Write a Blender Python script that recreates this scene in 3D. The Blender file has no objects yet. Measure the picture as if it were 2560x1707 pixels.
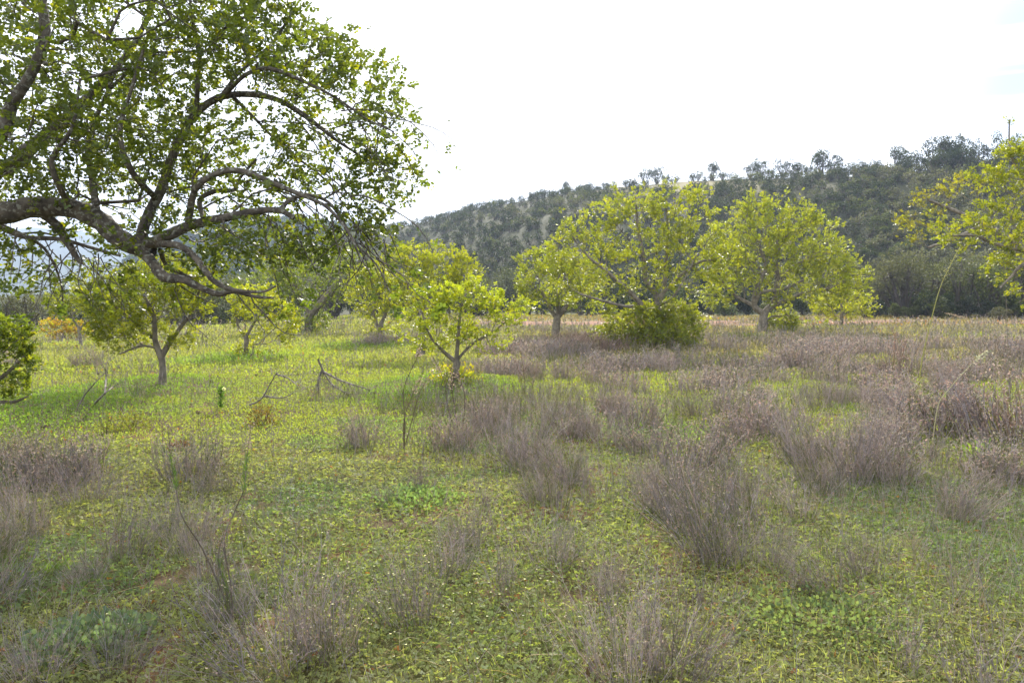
import bpy, math
import numpy as np

F = 1953.0            # focal length in pixels of the 2560 px wide photograph
CAMZ = 1.6
PITCH = math.atan(108.0 / F)
cp, sp = math.cos(PITCH), math.sin(PITCH)
rng = np.random.default_rng(7)
COL = bpy.context.scene.collection

# ------------------------------------------------------------------ scalars
def vn(x, y, s, seed=0):
    """smooth value noise 0..1"""
    x = np.asarray(x, float) / s + seed * 17.31; y = np.asarray(y, float) / s - seed * 9.77
    xi = np.floor(x).astype(np.int64); yi = np.floor(y).astype(np.int64)
    fx = x - xi; fy = y - yi
    fx = fx * fx * (3 - 2 * fx); fy = fy * fy * (3 - 2 * fy)
    def h(a, b):
        n = (a * 374761393 + b * 668265263 + seed * 1442695041) & 0x7fffffff
        n = ((n ^ (n >> 13)) * 1274126177) & 0x7fffffff
        return ((n ^ (n >> 16)) & 0xffff) / 65535.0
    return (h(xi, yi) * (1 - fx) + h(xi + 1, yi) * fx) * (1 - fy) + (h(xi, yi + 1) * (1 - fx) + h(xi + 1, yi + 1) * fx) * fy
def fbm(x, y, s, seed=0, o=3):
    t = 0; a = 1; w = 0
    for i in range(o):
        t = t + a * vn(x, y, s / 2 ** i, seed + i * 5); w += a; a *= .5
    return t / w
def sstep(t):
    t = np.clip(t, 0, 1); return t * t * (3 - 2 * t)

# a direction seen in the photograph -> world point at depth Y
def P(px, py, Y):
    u = (px - 1280) / F; v = (853.5 - py) / F
    dy = cp + v * sp; dz = v * cp - sp
    return np.array([u * Y / dy, Y, CAMZ + dz * Y / dy])
def elev(px, py):
    v = (853.5 - py) / F
    return (v * cp - sp) / (cp + v * sp)

# ------------------------------------------------------------------ terrain
R_px = np.array([300, 600, 740, 870, 950, 1050, 1200, 1300, 1400, 1550, 1700, 1850, 2000, 2150, 2300, 2560, 3200, 4200], float)
R_py = np.array([745, 705, 660, 594, 578, 558, 522, 504, 486, 468, 455, 448, 446, 440, 425, 410, 390, 400], float)
R_Y  = np.array([250, 250, 245, 240, 235, 225, 205, 195, 185, 175, 168, 160, 152, 142, 133, 125, 120, 120], float)
R_phi = np.arctan((R_px - 1280) / F)
R_z = np.maximum(0, CAMZ + np.array([elev(a, b) for a, b in zip(R_px, R_py)]) * R_Y)
M_px = np.array([-200, 200, 350, 480, 600, 700, 800, 900, 1000, 1300], float)
M_py = np.array([745, 740, 660, 590, 572, 570, 578, 586, 606, 660], float)
M_phi = np.arctan((M_px - 1280) / F); M_Y = 520.0
M_z = np.maximum(0, CAMZ + np.array([elev(a, b) for a, b in zip(M_px, M_py)]) * M_Y)
K_px = np.array([-2500, -1200, -600, -200, 0, 90, 180, 300, 420, 560, 800, 1200], float)
K_py = np.array([640, 560, 540, 556, 572, 563, 572, 592, 612, 650, 700, 740], float)
K_phi = np.arctan((K_px - 1280) / F); K_Y = 2300.0
K_z = np.maximum(0, CAMZ + np.array([elev(a, b) for a, b in zip(K_px, K_py)]) * K_Y)

def ground(x, y):
    x = np.asarray(x, float); y = np.asarray(y, float)
    r = np.hypot(x, y); phi = np.arctan2(x, y); c = np.maximum(np.cos(phi), .3)
    Y = r * c
    z = (fbm(x, y, 3.2, 3) - .5) * .16 * sstep((r - 1) / 4) + (fbm(x, y, 14, 9, 2) - .5) * .22 * sstep((r - 9) / 12)
    # low swells under the trees
    for (mx, my, mr, mh) in MOUNDS:
        z = z + mh * np.exp(-((x - mx) ** 2 + (y - my) ** 2) / mr ** 2)
    # left side of the field falls away gently
    z = z - .5 * sstep((-x - 9) / 18) * sstep((y - 14) / 16)
    def ridge(phis, zs, Yr, B, tail):
        zr = np.interp(phi, phis, zs); yr = np.interp(phi, phis, Yr) if np.ndim(Yr) else Yr
        s = (Y - B) / (yr - B)
        up = np.clip(s, 0, 1); up = up * .45 + sstep(up) * .55
        dn = 1 - sstep((Y / yr - 1) / tail)
        return zr * np.where(s < 1, up, dn)
    front = (np.abs(phi) < 1.35)
    B = np.interp(phi, R_phi[[0, 3, 8, 17]], [120, 105, 82, 74])
    h1 = ridge(R_phi, R_z, R_Y, B, 1.4) * front
    h1 = h1 + (fbm(x, y, 22, 21) - .5) * 3.0 * sstep((Y - B) / 25) * (1 - sstep((Y / np.interp(phi, R_phi, R_Y) - .8) / .2)) * (h1 > .3)
    h2 = ridge(M_phi, M_z, M_Y, 260.0, .8) * front
    h2 = h2 * (1 + (fbm(x, y, 60, 31) - .5) * .12 * (np.abs(Y / M_Y - 1) > .04))
    h3 = ridge(K_phi, K_z, K_Y, 900.0, .3) * front
    h3 = h3 * (1 + (fbm(x, y, 300, 41) - .5) * .25)
    return z * (1 - sstep((r - 60) / 60)) + np.maximum(np.maximum(h1, h2), h3)
MOUNDS = []
def onground(px, py):
    """where the sight line of (px,py) meets the level field"""
    e = elev(px, py); Y = -CAMZ / e
    for _ in range(6):
        x = (P(px, py, Y))[0]; Y = -(CAMZ - float(ground(x, Y))) / e
    p = P(px, py, Y); return p[0], p[1], float(ground(p[0], p[1]))
for (px, py, mr, mh) in [(405, 965, 1.3, .14), (1135, 960, 1.2, .16), (1385, 850, 1.5, .12), (1645, 868, 2.2, .15), (955, 858, 1.4, .12), (200, 1030, 1.2, .10), (615, 893, 1.2, .10), (490, 1185, .6, .06)]:
    e = elev(px, py); Y = -CAMZ / e; p = P(px, py, Y); MOUNDS.append((p[0], p[1], mr, mh))

# ------------------------------------------------------------------ mesh collector
class Geo:
    def __init__(s): s.v = []; s.c = []; s.f = {}; s.n = 0
    def add(s, v, f, col, mat=0):
        """v (N,3), f (M,k), col (N,3) or (3,)"""
        v = np.asarray(v, np.float32).reshape(-1, 3); f = np.asarray(f, np.int64)
        if len(v) == 0: return
        c = np.empty((len(v), 4), np.float32); c[:, :3] = col; c[:, 3] = 1
        s.v.append(v); s.c.append(c)
        s.f.setdefault((f.shape[1], mat), []).append(f + s.n); s.n += len(v)
    def build(s, name, mats, parent=None, smooth=False, recenter=None):
        me = bpy.data.meshes.new(name)
        v = np.concatenate(s.v); c = np.concatenate(s.c)
        if recenter is not None: v = v - np.asarray(recenter, np.float32)
        me.vertices.add(len(v)); me.vertices.foreach_set('co', v.ravel())
        loops = []; starts = []; mi = []; st = 0
        for (k, m), fl in s.f.items():
            fa = np.concatenate(fl); loops.append(fa.ravel())
            starts.append(st + np.arange(len(fa)) * k); st += len(fa) * k; mi.append(np.full(len(fa), m))
        loops = np.concatenate(loops).astype(np.int32); starts = np.concatenate(starts).astype(np.int32); mi = np.concatenate(mi).astype(np.int32)
        me.loops.add(len(loops)); me.loops.foreach_set('vertex_index', loops)
        me.polygons.add(len(starts)); me.polygons.foreach_set('loop_start', starts)
        me.polygons.foreach_set('material_index', mi)
        if smooth: me.polygons.foreach_set('use_smooth', np.ones(len(starts), bool))
        a = me.color_attributes.new('col', 'FLOAT_COLOR', 'POINT'); a.data.foreach_set('color', c.ravel())
        me.update(calc_edges=True)
        for m in (mats if isinstance(mats, list) else [mats]): me.materials.append(m)
        o = bpy.data.objects.new(name, me); COL.objects.link(o)
        if parent: o.parent = parent
        return o
def tag(o, label=None, cat=None, group=None, kind=None):
    if label: o['label'] = label
    if cat: o['category'] = cat
    if group: o['group'] = group
    if kind: o['kind'] = kind
    return o
def empty(name, loc, label, cat, group=None):
    o = bpy.data.objects.new(name, None); COL.objects.link(o); o.location = loc; o.empty_display_size = .3
    return tag(o, label, cat, group)
def copy_tree(o, parent=None):
    c = o.copy(); COL.objects.link(c)
    if parent: c.parent = parent
    for ch in list(o.children): copy_tree(ch, c)
    return c
def unit(v):
    return v / np.maximum(np.linalg.norm(v, axis=-1, keepdims=True), 1e-9)
def rdir(n, g=rng): return unit(g.normal(size=(n, 3)))

# leaf shapes: c centre of base, a axis, b side (unit arrays), l length, w width
def leaf4(geo, c, a, b, l, w, col, mat=0):
    l = np.broadcast_to(l, (len(c),))[:, None]; w = np.broadcast_to(w, (len(c),))[:, None]
    v = np.stack([c, c + a * l * .5 + b * w * .5, c + a * l, c + a * l * .5 - b * w * .5], 1)
    f = np.arange(len(c) * 4).reshape(-1, 4)
    geo.add(v, f, np.repeat(np.broadcast_to(col, (len(c), 3)), 4, 0), mat)
def leaf6(geo, c, a, b, l, w, col, mat=0, fold=.12):
    l = np.broadcast_to(l, (len(c),))[:, None]; w = np.broadcast_to(w, (len(c),))[:, None]
    n = np.cross(a, b)
    v = np.stack([c, c + a * l * .3 + b * w * .46 + n * w * fold, c + a * l * .75 + b * w * .42 + n * w * fold, c + a * l,
                  c + a * l * .75 - b * w * .42 + n * w * fold, c + a * l * .3 - b * w * .46 + n * w * fold], 1)
    i = np.arange(len(c))[:, None] * 6
    f = np.concatenate([i + [0, 1, 2, 3], i + [0, 3, 4, 5]], 0)
    geo.add(v, f, np.repeat(np.broadcast_to(col, (len(c), 3)), 6, 0), mat)
def frame(a, g=rng):
    r = unit(g.normal(size=a.shape)); b = unit(np.cross(a, r)); return b
def vary(col, n, amt=.2, hue=.12, g=rng):
    k = 1 + (g.random((n, 1)) - .5) * 2 * amt
    h = (g.random((n, 1)) - .5) * 2 * hue
    c = np.array(col)[None, :] * k if np.ndim(col) == 1 else col * k
    return c * np.concatenate([1 + h, 1 + h * .2, 1 - h], 1)
def segs(geo, a, b, ra, rb, col, sides=3, mat=0):
    """independent tapered prisms a->b"""
    n = len(a)
    if n == 0: return
    d = unit(b - a); ref = np.where(np.abs(d[:, 2:3]) < .9, [[0, 0, 1.]], [[1., 0, 0]])
    s = unit(np.cross(d, ref)); t = np.cross(d, s)
    ra = np.broadcast_to(ra, (n,))[:, None]; rb = np.broadcast_to(rb, (n,))[:, None]
    vs = []
    for (q, r) in ((a, ra), (b, rb)):
        for k in range(sides):
            w = 2 * math.pi * k / sides
            vs.append(q + (s * math.cos(w) + t * math.sin(w)) * r)
    v = np.stack(vs, 1); i = np.arange(n)[:, None] * 2 * sides
    f = np.concatenate([i + [k, (k + 1) % sides, sides + (k + 1) % sides, sides + k] for k in range(sides)], 0)
    geo.add(v, f, np.repeat(np.broadcast_to(col, (n, 3)), 2 * sides, 0), mat)
def tube(geo, pts, rad, sides=8, col=(.2, .17, .14), mat=0, knob=.0, g=rng):
    pts = np.asarray(pts, float); rad = np.asarray(rad, float)
    # refine with Catmull-Rom
    if len(pts) > 2:
        q = np.vstack([2 * pts[0] - pts[1], pts, 2 * pts[-1] - pts[-2]]); out = []; ro = []
        for i in range(len(pts) - 1):
            for t in np.linspace(0, 1, 4, endpoint=False):
                p0, p1, p2, p3 = q[i], q[i + 1], q[i + 2], q[i + 3]
                out.append(.5 * (2 * p1 + (p2 - p0) * t + (2 * p0 - 5 * p1 + 4 * p2 - p3) * t * t + (3 * p1 - p0 - 3 * p2 + p3) * t ** 3))
                ro.append(rad[i] * (1 - t) + rad[i + 1] * t)
        out.append(pts[-1]); ro.append(rad[-1]); pts = np.array(out); rad = np.array(ro)
    d = unit(np.gradient(pts, axis=0)); s = np.cross(d[0], [0, 0, 1.])
    if np.linalg.norm(s) < .1: s = np.array([1., 0, 0])
    vs = []
    for i in range(len(pts)):
        s = s - d[i] * np.dot(s, d[i]); s /= np.linalg.norm(s); t = np.cross(d[i], s)
        w = np.arange(sides) * 2 * math.pi / sides
        r = rad[i] * (1 + knob * (g.random(sides) - .5) * 2)
        vs.append(pts[i] + np.outer(np.cos(w) * r, s) + np.outer(np.sin(w) * r, t))
    v = np.concatenate(vs); fs = []
    for i in range(len(pts) - 1):
        for k in range(sides):
            fs.append([i * sides + k, i * sides + (k + 1) % sides, (i + 1) * sides + (k + 1) % sides, (i + 1) * sides + k])
    geo.add(v, np.array(fs), col, mat)
    return pts, rad

# ------------------------------------------------------------------ materials
def new_mat(name):
    m = bpy.data.materials.new(name); m.use_nodes = True; nt = m.node_tree; nt.nodes.clear()
    out = nt.nodes.new('ShaderNodeOutputMaterial'); return m, nt, out
def leaf_mat(name, trans=.5, tcol=(1.5, 1.45, .5), rough=.4, spec=.5, objvar=.0):
    m, nt, out = new_mat(name); N = nt.nodes.new; L = nt.links.new
    at = N('ShaderNodeAttribute'); at.attribute_name = 'col'
    src = at.outputs['Color']
    if objvar:
        oi = N('ShaderNodeObjectInfo'); mr = N('ShaderNodeMapRange'); mr.inputs[3].default_value = 1 - objvar; mr.inputs[4].default_value = 1 + objvar
        L(oi.outputs['Random'], mr.inputs[0]); hs = N('ShaderNodeHueSaturation'); L(mr.outputs[0], hs.inputs['Value']); L(src, hs.inputs['Color'])
        mr2 = N('ShaderNodeMapRange'); mr2.inputs[3].default_value = .485; mr2.inputs[4].default_value = .515
        mu = N('ShaderNodeMath'); mu.operation = 'FRACT'; mu2 = N('ShaderNodeMath'); mu2.operation = 'MULTIPLY'; mu2.inputs[1].default_value = 7.3
        L(oi.outputs['Random'], mu2.inputs[0]); L(mu2.outputs[0], mu.inputs[0]); L(mu.outputs[0], mr2.inputs[0]); L(mr2.outputs[0], hs.inputs['Hue'])
        src = hs.outputs['Color']
    b = N('ShaderNodeBsdfPrincipled'); L(src, b.inputs['Base Color']); b.inputs['Roughness'].default_value = rough
    b.inputs['Specular IOR Level'].default_value = spec
    t = N('ShaderNodeBsdfTranslucent'); mx = N('ShaderNodeMix'); mx.data_type = 'RGBA'; mx.blend_type = 'MULTIPLY'; mx.inputs[0].default_value = 1
    L(src, mx.inputs[6]); mx.inputs[7].default_value = (*tcol, 1); L(mx.outputs[2], t.inputs['Color'])
    ms = N('ShaderNodeMixShader'); ms.inputs[0].default_value = trans
    L(b.outputs[0], ms.inputs[1]); L(t.outputs[0], ms.inputs[2]); L(ms.outputs[0], out.inputs['Surface'])
    return m
def bark_mat(name, c1, c2, scale=14, lichen=None):
    m, nt, out = new_mat(name); N = nt.nodes.new; L = nt.links.new
    tc = N('ShaderNodeTexCoord'); n1 = N('ShaderNodeTexNoise'); n1.inputs['Scale'].default_value = scale; n1.inputs['Detail'].default_value = 6
    L(tc.outputs['Object'], n1.inputs['Vector'])
    r = N('ShaderNodeValToRGB'); r.color_ramp.elements[0].position = .35; r.color_ramp.elements[0].color = (*c1, 1); r.color_ramp.elements[1].position = .65; r.color_ramp.elements[1].color = (*c2, 1)
    L(n1.outputs['Fac'], r.inputs[0]); src = r.outputs[0]
    if lichen:
        n2 = N('ShaderNodeTexNoise'); n2.inputs['Scale'].default_value = scale * 1.7; n2.inputs['Detail'].default_value = 4; L(tc.outputs['Object'], n2.inputs['Vector'])
        r2 = N('ShaderNodeValToRGB'); r2.color_ramp.elements[0].position = .56; r2.color_ramp.elements[0].color = (0, 0, 0, 1); r2.color_ramp.elements[1].position = .62; r2.color_ramp.elements[1].color = (1, 1, 1, 1)
        L(n2.outputs['Fac'], r2.inputs[0]); mx = N('ShaderNodeMix'); mx.data_type = 'RGBA'; L(r2.outputs[0], mx.inputs[0]); L(src, mx.inputs[6]); mx.inputs[7].default_value = (*lichen, 1); src = mx.outputs[2]
    b = N('ShaderNodeBsdfPrincipled'); b.inputs['Roughness'].default_value = .85; L(src, b.inputs['Base Color'])
    bp = N('ShaderNodeBump'); bp.inputs['Strength'].default_value = .8; bp.inputs['Distance'].default_value = .02; L(n1.outputs['Fac'], bp.inputs['Height']); L(bp.outputs[0], b.inputs['Normal'])
    L(b.outputs[0], out.inputs['Surface']); return m
M_carob = leaf_mat('carob_leaf', .56, (2.1, 1.92, .5), .42, .5)
M_bigleaf = leaf_mat('near_carob_leaf', .52, (2.1, 2.0, .6), .4, .5)
M_far = leaf_mat('scrub_leaf', .3, (1.3, 1.35, .6), .6, .3, objvar=.28)
M_clover = leaf_mat('clover_leaf', .54, (1.85, 1.85, .8), .6, .3)
M_dry = leaf_mat('dry_stem', .38, (1.5, 1.4, 1.25), .7, .25, objvar=.15)
M_bark = bark_mat('carob_bark', (.12, .10, .075), (.27, .23, .175), 9)
M_barkbig = bark_mat('lichen_bark', (.055, .045, .035), (.15, .125, .095), 16, (.24, .235, .19))
M_twig = bark_mat('dead_wood', (.12, .10, .085), (.28, .24, .20), 12)

def ground_mat():
    m, nt, out = new_mat('field_soil'); N = nt.nodes.new; L = nt.links.new
    at = N('ShaderNodeAttribute'); at.attribute_name = 'col'
    tc = N('ShaderNodeTexCoord')
    n = N('ShaderNodeTexNoise'); n.inputs['Scale'].default_value = 9; n.inputs['Detail'].default_value = 8; n.inputs['Roughness'].default_value = .7; L(tc.outputs['Object'], n.inputs['Vector'])
    mr = N('ShaderNodeMapRange'); mr.inputs[1].default_value = .3; mr.inputs[2].default_value = .7; mr.inputs[3].default_value = .55; mr.inputs[4].default_value = 1.4; L(n.outputs['Fac'], mr.inputs[0])
    hs = N('ShaderNodeHueSaturation'); L(at.outputs['Color'], hs.inputs['Color']); L(mr.outputs[0], hs.inputs['Value'])
    b = N('ShaderNodeBsdfPrincipled'); b.inputs['Roughness'].default_value = .95; b.inputs['Specular IOR Level'].default_value = .1; L(hs.outputs[0], b.inputs['Base Color'])
    bp = N('ShaderNodeBump'); bp.inputs['Strength'].default_value = .5; bp.inputs['Distance'].default_value = .05; L(n.outputs['Fac'], bp.inputs['Height']); L(bp.outputs[0], b.inputs['Normal'])
    L(b.outputs[0], out.inputs['Surface']); return m

# ------------------------------------------------------------------ ground colours
def soilness(x, y):
    """the ploughed red strip along the foot of the hill"""
    a = np.exp(-((y - 52 - (fbm(x, y, 12, 77) - .5) * 7) / 7.0) ** 2) * sstep((x + 6) / 6) * (1 - sstep((x - 34) / 8))
    a = a * (.35 + .65 * sstep((fbm(x, y, 3.0, 79) - .3) * 5))
    return np.clip(a * 1.1, 0, 1)
def terr_col(x, y):
    r = np.hypot(x, y)
    base = np.array([.10, .095, .035]); red = np.array([.22, .12, .075]); br = np.array([.10, .07, .04])
    n = fbm(x, y, 1.3, 50)[..., None]; n2 = fbm(x, y, .5, 55)[..., None]
    c = base * (1 - sstep((n - .45) * 5)) + br * sstep((n - .45) * 5)
    c = c * (1 - sstep((n2 - .62) * 8)) + red * .8 * sstep((n2 - .62) * 8)
    g2 = np.array([.13, .13, .045]) * (.75 + .5 * fbm(x, y, 9, 58)[..., None])
    c = c * (1 - sstep((r - 12) / 14))[..., None] + g2 * sstep((r - 12) / 14)[..., None]
    s = soilness(x, y)[..., None]; c = c * (1 - s) + red * (.8 + .6 * n2) * s
    # hill: olive scrub soil, straw clearing near the crest
    hz = sstep((r - 72) / 14)[..., None]
    tan = np.array([.21, .185, .10]); ol = np.array([.060, .062, .034])
    t = sstep((fbm(x, y, 20, 61) - .5) * 4)[..., None]
    hill = ol * (1 - t * .08) + tan * t * .08
    phi = np.arctan2(x, y); pr = r * np.maximum(np.cos(phi), .3) / np.interp(phi, R_phi, R_Y)
    clear = (np.exp(-((np.degrees(phi) - 13) / 6.5) ** 2) * sstep((pr - .80) / .08))[..., None]
    hill = hill * (1 - clear) + tan * clear
    c = c * (1 - hz) + hill * hz
    far = sstep((r - 700) / 700)[..., None]
    c = c * (1 - far) + np.array([.07, .085, .05]) * far
    return c
def make_ground():
    th = np.radians(np.concatenate([np.arange(-180, -56, 4), np.arange(-56, 56, .45), np.arange(56, 181, 4)]))
    rr = np.concatenate([[0.01], np.geomspace(.6, 30, 70), np.linspace(30.5, 330, 150), np.geomspace(336, 4200, 70)])
    T, R = np.meshgrid(th, rr, indexing='ij'); X = R * np.sin(T); Y = R * np.cos(T); Z = ground(X, Y)
    v = np.stack([X, Y, Z], -1).reshape(-1, 3); nr = len(rr)
    i, j = np.meshgrid(np.arange(len(th) - 1), np.arange(nr - 1), indexing='ij'); i = i.ravel(); j = j.ravel()
    f = np.stack([i * nr + j, i * nr + j + 1, (i + 1) * nr + j + 1, (i + 1) * nr + j], 1)[:, ::-1]
    g = Geo(); g.add(v, f, terr_col(v[:, 0], v[:, 1])); o = g.build('ground', ground_mat(), smooth=True)
    tag(o, 'weedy field of red soil rising into a scrubby hill and distant hills', 'ground', kind='structure')
make_ground()

# ------------------------------------------------------------------ ground cover
def wedge(n, y0, y1, umax=.86, g=rng):
    y = np.sqrt(g.random(n) * (y1 ** 2 - y0 ** 2) + y0 ** 2); u = (g.random(n) * 2 - 1) * umax
    return u * y, y
def px_of(x, y):
    return 1280 + x / y * F
def lush(x, y):
    """patches of long juicy green grass round the trees"""
    t = np.zeros_like(x)
    for (mx, my, mr, mh) in MOUNDS[:7]:
        dx = (x - mx + .25 * (my - y)) / (mr * 1.25); dy = (y - my + mr * .9) / (mr * 1.6); t = np.maximum(t, np.exp(-(dx ** 2 + dy ** 2)))
    return t
def cover_col(x, y):
    n = len(x)
    olive = np.array([.18, .215, .08]); yel = np.array([.20, .235, .055]); blue = np.array([.13, .185, .075]); green = np.array([.14, .215, .045]); straw = np.array([.20, .185, .105]); rust = np.array([.22, .10, .04])
    c = np.tile(olive, (n, 1)); q0 = sstep((fbm(x, y, 2.2, 73) - .4) * 5)[:, None]; c = c * (1 - q0) + np.array([.215, .235, .10]) * q0
    yr = sstep((y - 6.5) / 4)[:, None]
    c = c * (1 - yr) + yel * yr
    b = (sstep((fbm(x, y, 1.6, 71) - .52) * 7) * (1 - sstep((y - 8) / 8)))[:, None]; c = c * (1 - b) + blue * b
    l = sstep(lush(x, y) * 1.6 - .2)[:, None]; c = c * (1 - l) + green * l
    # right hand and far parts of the field are drier
    px = px_of(x, y)
    dry = (sstep((y - 14) / 10) * (.5 + .6 * sstep((px - 1150) / 300)) * sstep(fbm(x, y, 5, 81) * 2.4 - .3))[:, None]
    c = c * (1 - dry) + straw * dry
    fr = (sstep((y - 42) / 8) * sstep((px - 900) / 400))[:, None]; c = c * (1 - fr * .75) + np.array([.155, .125, .08]) * fr * .75
    s = (rng.random(n) < .015 + .3 * soilness(x, y))[:, None]; c = np.where(s, rust, c)
    return vary(c, n, .22, .08)
def cover():
    g = Geo()
    for (y0, y1, dens, sz, near) in [(1.9, 5.2, 5600, .0125, 2), (5.2, 8.5, 2900, .0165, 1), (8.5, 16, 1500, .028, 0), (16, 28, 330, .06, 0), (28, 46, 110, .10, 0), (46, 72, 40, .16, 0)]:
        area = .86 * (y1 ** 2 - y0 ** 2); n = int(area * dens * .9)
        x, y = wedge(n, y0, y1)
        hole = fbm(x, y, .45, 91, 2); keep = rng.random(n) < sstep((.88 - hole) * 6) * .9 + .1
        keep &= rng.random(n) > soilness(x, y) * 1.8
        x = x[keep]; y = y[keep]; n = len(x)
        mound = fbm(x, y, .8, 95, 3) * .07 + fbm(x, y, .22, 97, 2) * .04
        h = np.maximum(.006, (mound - .02) * (.35 + .65 * rng.random(n))) * (1 + 1.2 * lush(x, y))
        c = np.stack([x, y, ground(x, y) + h], 1); col = cover_col(x, y)
        tilt = unit(np.stack([rng.normal(0, .7, n), rng.normal(0, .7, n), np.ones(n)], 1))
        if near:
            # trefoils: three leaflets round a point
            w0 = rng.random(n) * 6.28; s = sz * (.5 + 1.1 * rng.random(n) ** 2)
            for k in range(3):
                w = w0 + k * 2.094; a = np.stack([np.cos(w), np.sin(w), rng.normal(0, .25, n)], 1); a = unit(a - tilt * np.sum(a * tilt, 1, keepdims=True)); b = np.cross(tilt, a)
                leaf4(g, c, a, b, s * .95, s * .85, col)
        else:
            a = unit(rdir(n) + np.array([0, 0, .5])); b = frame(a); s = sz * (.6 + .8 * rng.random(n))
            leaf4(g, c, a, b, s, s * .62, col)
    # blades of grass among the clover, upright
    for (y0, y1, dens, hh, ww) in [(2, 8, 700, .055, .003), (8, 18, 170, .05, .006), (18, 34, 110, .10, .014)]:
        area = .86 * (y1 ** 2 - y0 ** 2); n = int(area * dens); x, y = wedge(n, y0, y1)
        keep = rng.random(n) < fbm(x, y, 1.5, 99) * 1.2 - .2; x = x[keep]; y = y[keep]; n = len(x)
        a = unit(np.stack([rng.normal(0, .35, n), rng.normal(0, .35, n), np.ones(n)], 1)); b = frame(a)
        leaf4(g, np.stack([x, y, ground(x, y)], 1), a, b, hh * (.5 + rng.random(n)) * (1 + lush(x, y)), ww * 1.6, cover_col(x, y) * 1.05)
    n = 5200; x, y = wedge(n, 2.1, 8.5); a = unit(np.stack([rng.normal(0, 1, n), rng.normal(0, 1, n), rng.normal(0, .15, n)], 1)); p = np.stack([x, y, ground(x, y) + .02 + .05 * rng.random(n)], 1); L = (.04 + .16 * rng.random(n) ** 2)[:, None]
    lc = vary(np.array([.32, .27, .2]), n, .5, .1); m = p + a * L * .5 + np.stack([np.zeros(n), np.zeros(n), .02 * rng.random(n)], 1); a2 = unit(a + rng.normal(0, .25, (n, 3)) * [1, 1, .3]); segs(g, p, m, .0012, .0011, lc); segs(g, m, m + a2 * L * .5, .0011, .0008, lc)
    o = g.build('ground_cover', M_clover)
    tag(o, 'low carpet of clover and short grass covering the field', 'ground cover', kind='stuff')
cover()

# ------------------------------------------------------------------ dry weeds
DRY = np.array([.335, .295, .29]); DRYB = np.array([.25, .185, .155]); PALE = np.array([.36, .32, .25]); DGREEN = np.array([.15, .17, .05])
def clump_geo(n, h, spread, rb, thick, seed, col=DRY, heads=1.0, lean=(0, 0), green=.15, kink=.1, branch=2):
    g = Geo(); r = np.random.default_rng(seed); K = 6
    w = r.random(n) * 6.283; q = np.sqrt(r.random(n)); b0 = np.stack([np.cos(w) * q * rb, np.sin(w) * q * rb, np.zeros(n) - .03], 1)
    tl = spread * (q * .8 + .25 * r.normal(size=n)); d = unit(np.stack([np.cos(w) * tl + lean[0], np.sin(w) * tl + lean[1], np.ones(n)], 1))
    L = h * (.3 + .8 * r.random(n)) * (1 - .2 * q)
    pts = [b0]; dd = d.copy()
    for k in range(1, K):
        dd = unit(dd + r.normal(0, kink, (n, 3)) + np.array([0, 0, .04])); pts.append(pts[-1] + dd * (L / (K - 1))[:, None])
    pts = np.stack(pts, 1)
    cc = vary(col, n, .45, .08, r); gm = r.random(n) < green; cc[gm] = vary(DGREEN, gm.sum(), .3, .1, r)
    for k in range(K - 1):
        segs(g, pts[:, k], pts[:, k + 1], thick * (1 - .12 * k), thick * (1 - .12 * (k + 1)), cc)
    tips = [pts[:, -1]]; tcs = [cc]
    for _ in range(branch):
        k = r.integers(2, K - 1, n); o = pts[np.arange(n), k]; e = unit(unit(pts[np.arange(n), k] - pts[np.arange(n), k - 1]) + r.normal(0, .38, (n, 3)))
        l = (L * (.12 + .22 * r.random(n)))[:, None]; m = o + e * l * .5; e2 = unit(e + r.normal(0, .2, (n, 3)) + [0, 0, .25]); t = m + e2 * l * .5
        segs(g, o, m, thick * .55, thick * .45, cc); segs(g, m, t, thick * .45, thick * .3, cc); tips.append(t); tcs.append(cc)
        # short spurs
        e3 = unit(e2 + r.normal(0, .6, (n, 3))); segs(g, m, m + e3 * l * .35, thick * .4, thick * .25, cc); tips.append(m + e3 * l * .35); tcs.append(cc)
    tips = np.concatenate(tips); m = r.random(len(tips)) < heads; tips = tips[m]; k = len(tips)
    if k:
        hc = vary(DRYB * 1.25, k, .35, .1, r); lt = r.random(k) < .38; hc[lt] = vary(PALE, lt.sum(), .2, .05, r)
        for _ in range(2):
            a = rdir(k, r); leaf4(g, tips, a, frame(a, r), thick * 5, thick * 3.4, hc)
    # small leaves left on the stems
    m = max(4, int(n * .8)); i = r.integers(0, n, m); j = r.integers(1, K - 1, m); a = unit(rdir(m, r) + [0, 0, .4]); leaf4(g, pts[i, j], a, frame(a, r), .018, .007, vary(DGREEN if green > .05 else DRY, m, .3, .1, r))
    return g
CL = []   # (mesh object prototype data) near, mid and far grades of clump
def clump_proto(grade, seed, **k):
    o = clump_geo(seed=seed, **k).build('dry_clump', M_dry); COL.objects.unlink(o); CL.append((grade, o)); return o
near_p = [clump_proto('near', 100 + i, n=125, h=.66, spread=[.6, .45, .8][i % 3], rb=.17, thick=.0017, heads=.6, green=[.15, .3, .08][i % 3], lean=[(.25, 0), (-.3, .1), (0, -.1)][i % 3], kink=.14, branch=3) for i in range(6)]
tall_p = [clump_proto('tall', 130 + i, n=45, h=.66, spread=.35, rb=.12, thick=.0022, heads=.5, green=.15, kink=.13, branch=3) for i in range(3)]
mid_p = [clump_proto('mid', 160 + i, n=150, h=.60, spread=.5, rb=.30, thick=.0034, heads=.7, green=.15, kink=.14, branch=3, lean=[(.2, 0), (-.2, 0), (0, 0)][i % 3]) for i in range(5)]
far_p = [clump_proto('far', 190 + i, n=150, h=.54, spread=.4, rb=.52, thick=.0052, heads=.7, green=.12, branch=2, kink=.14) for i in range(4)]
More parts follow.
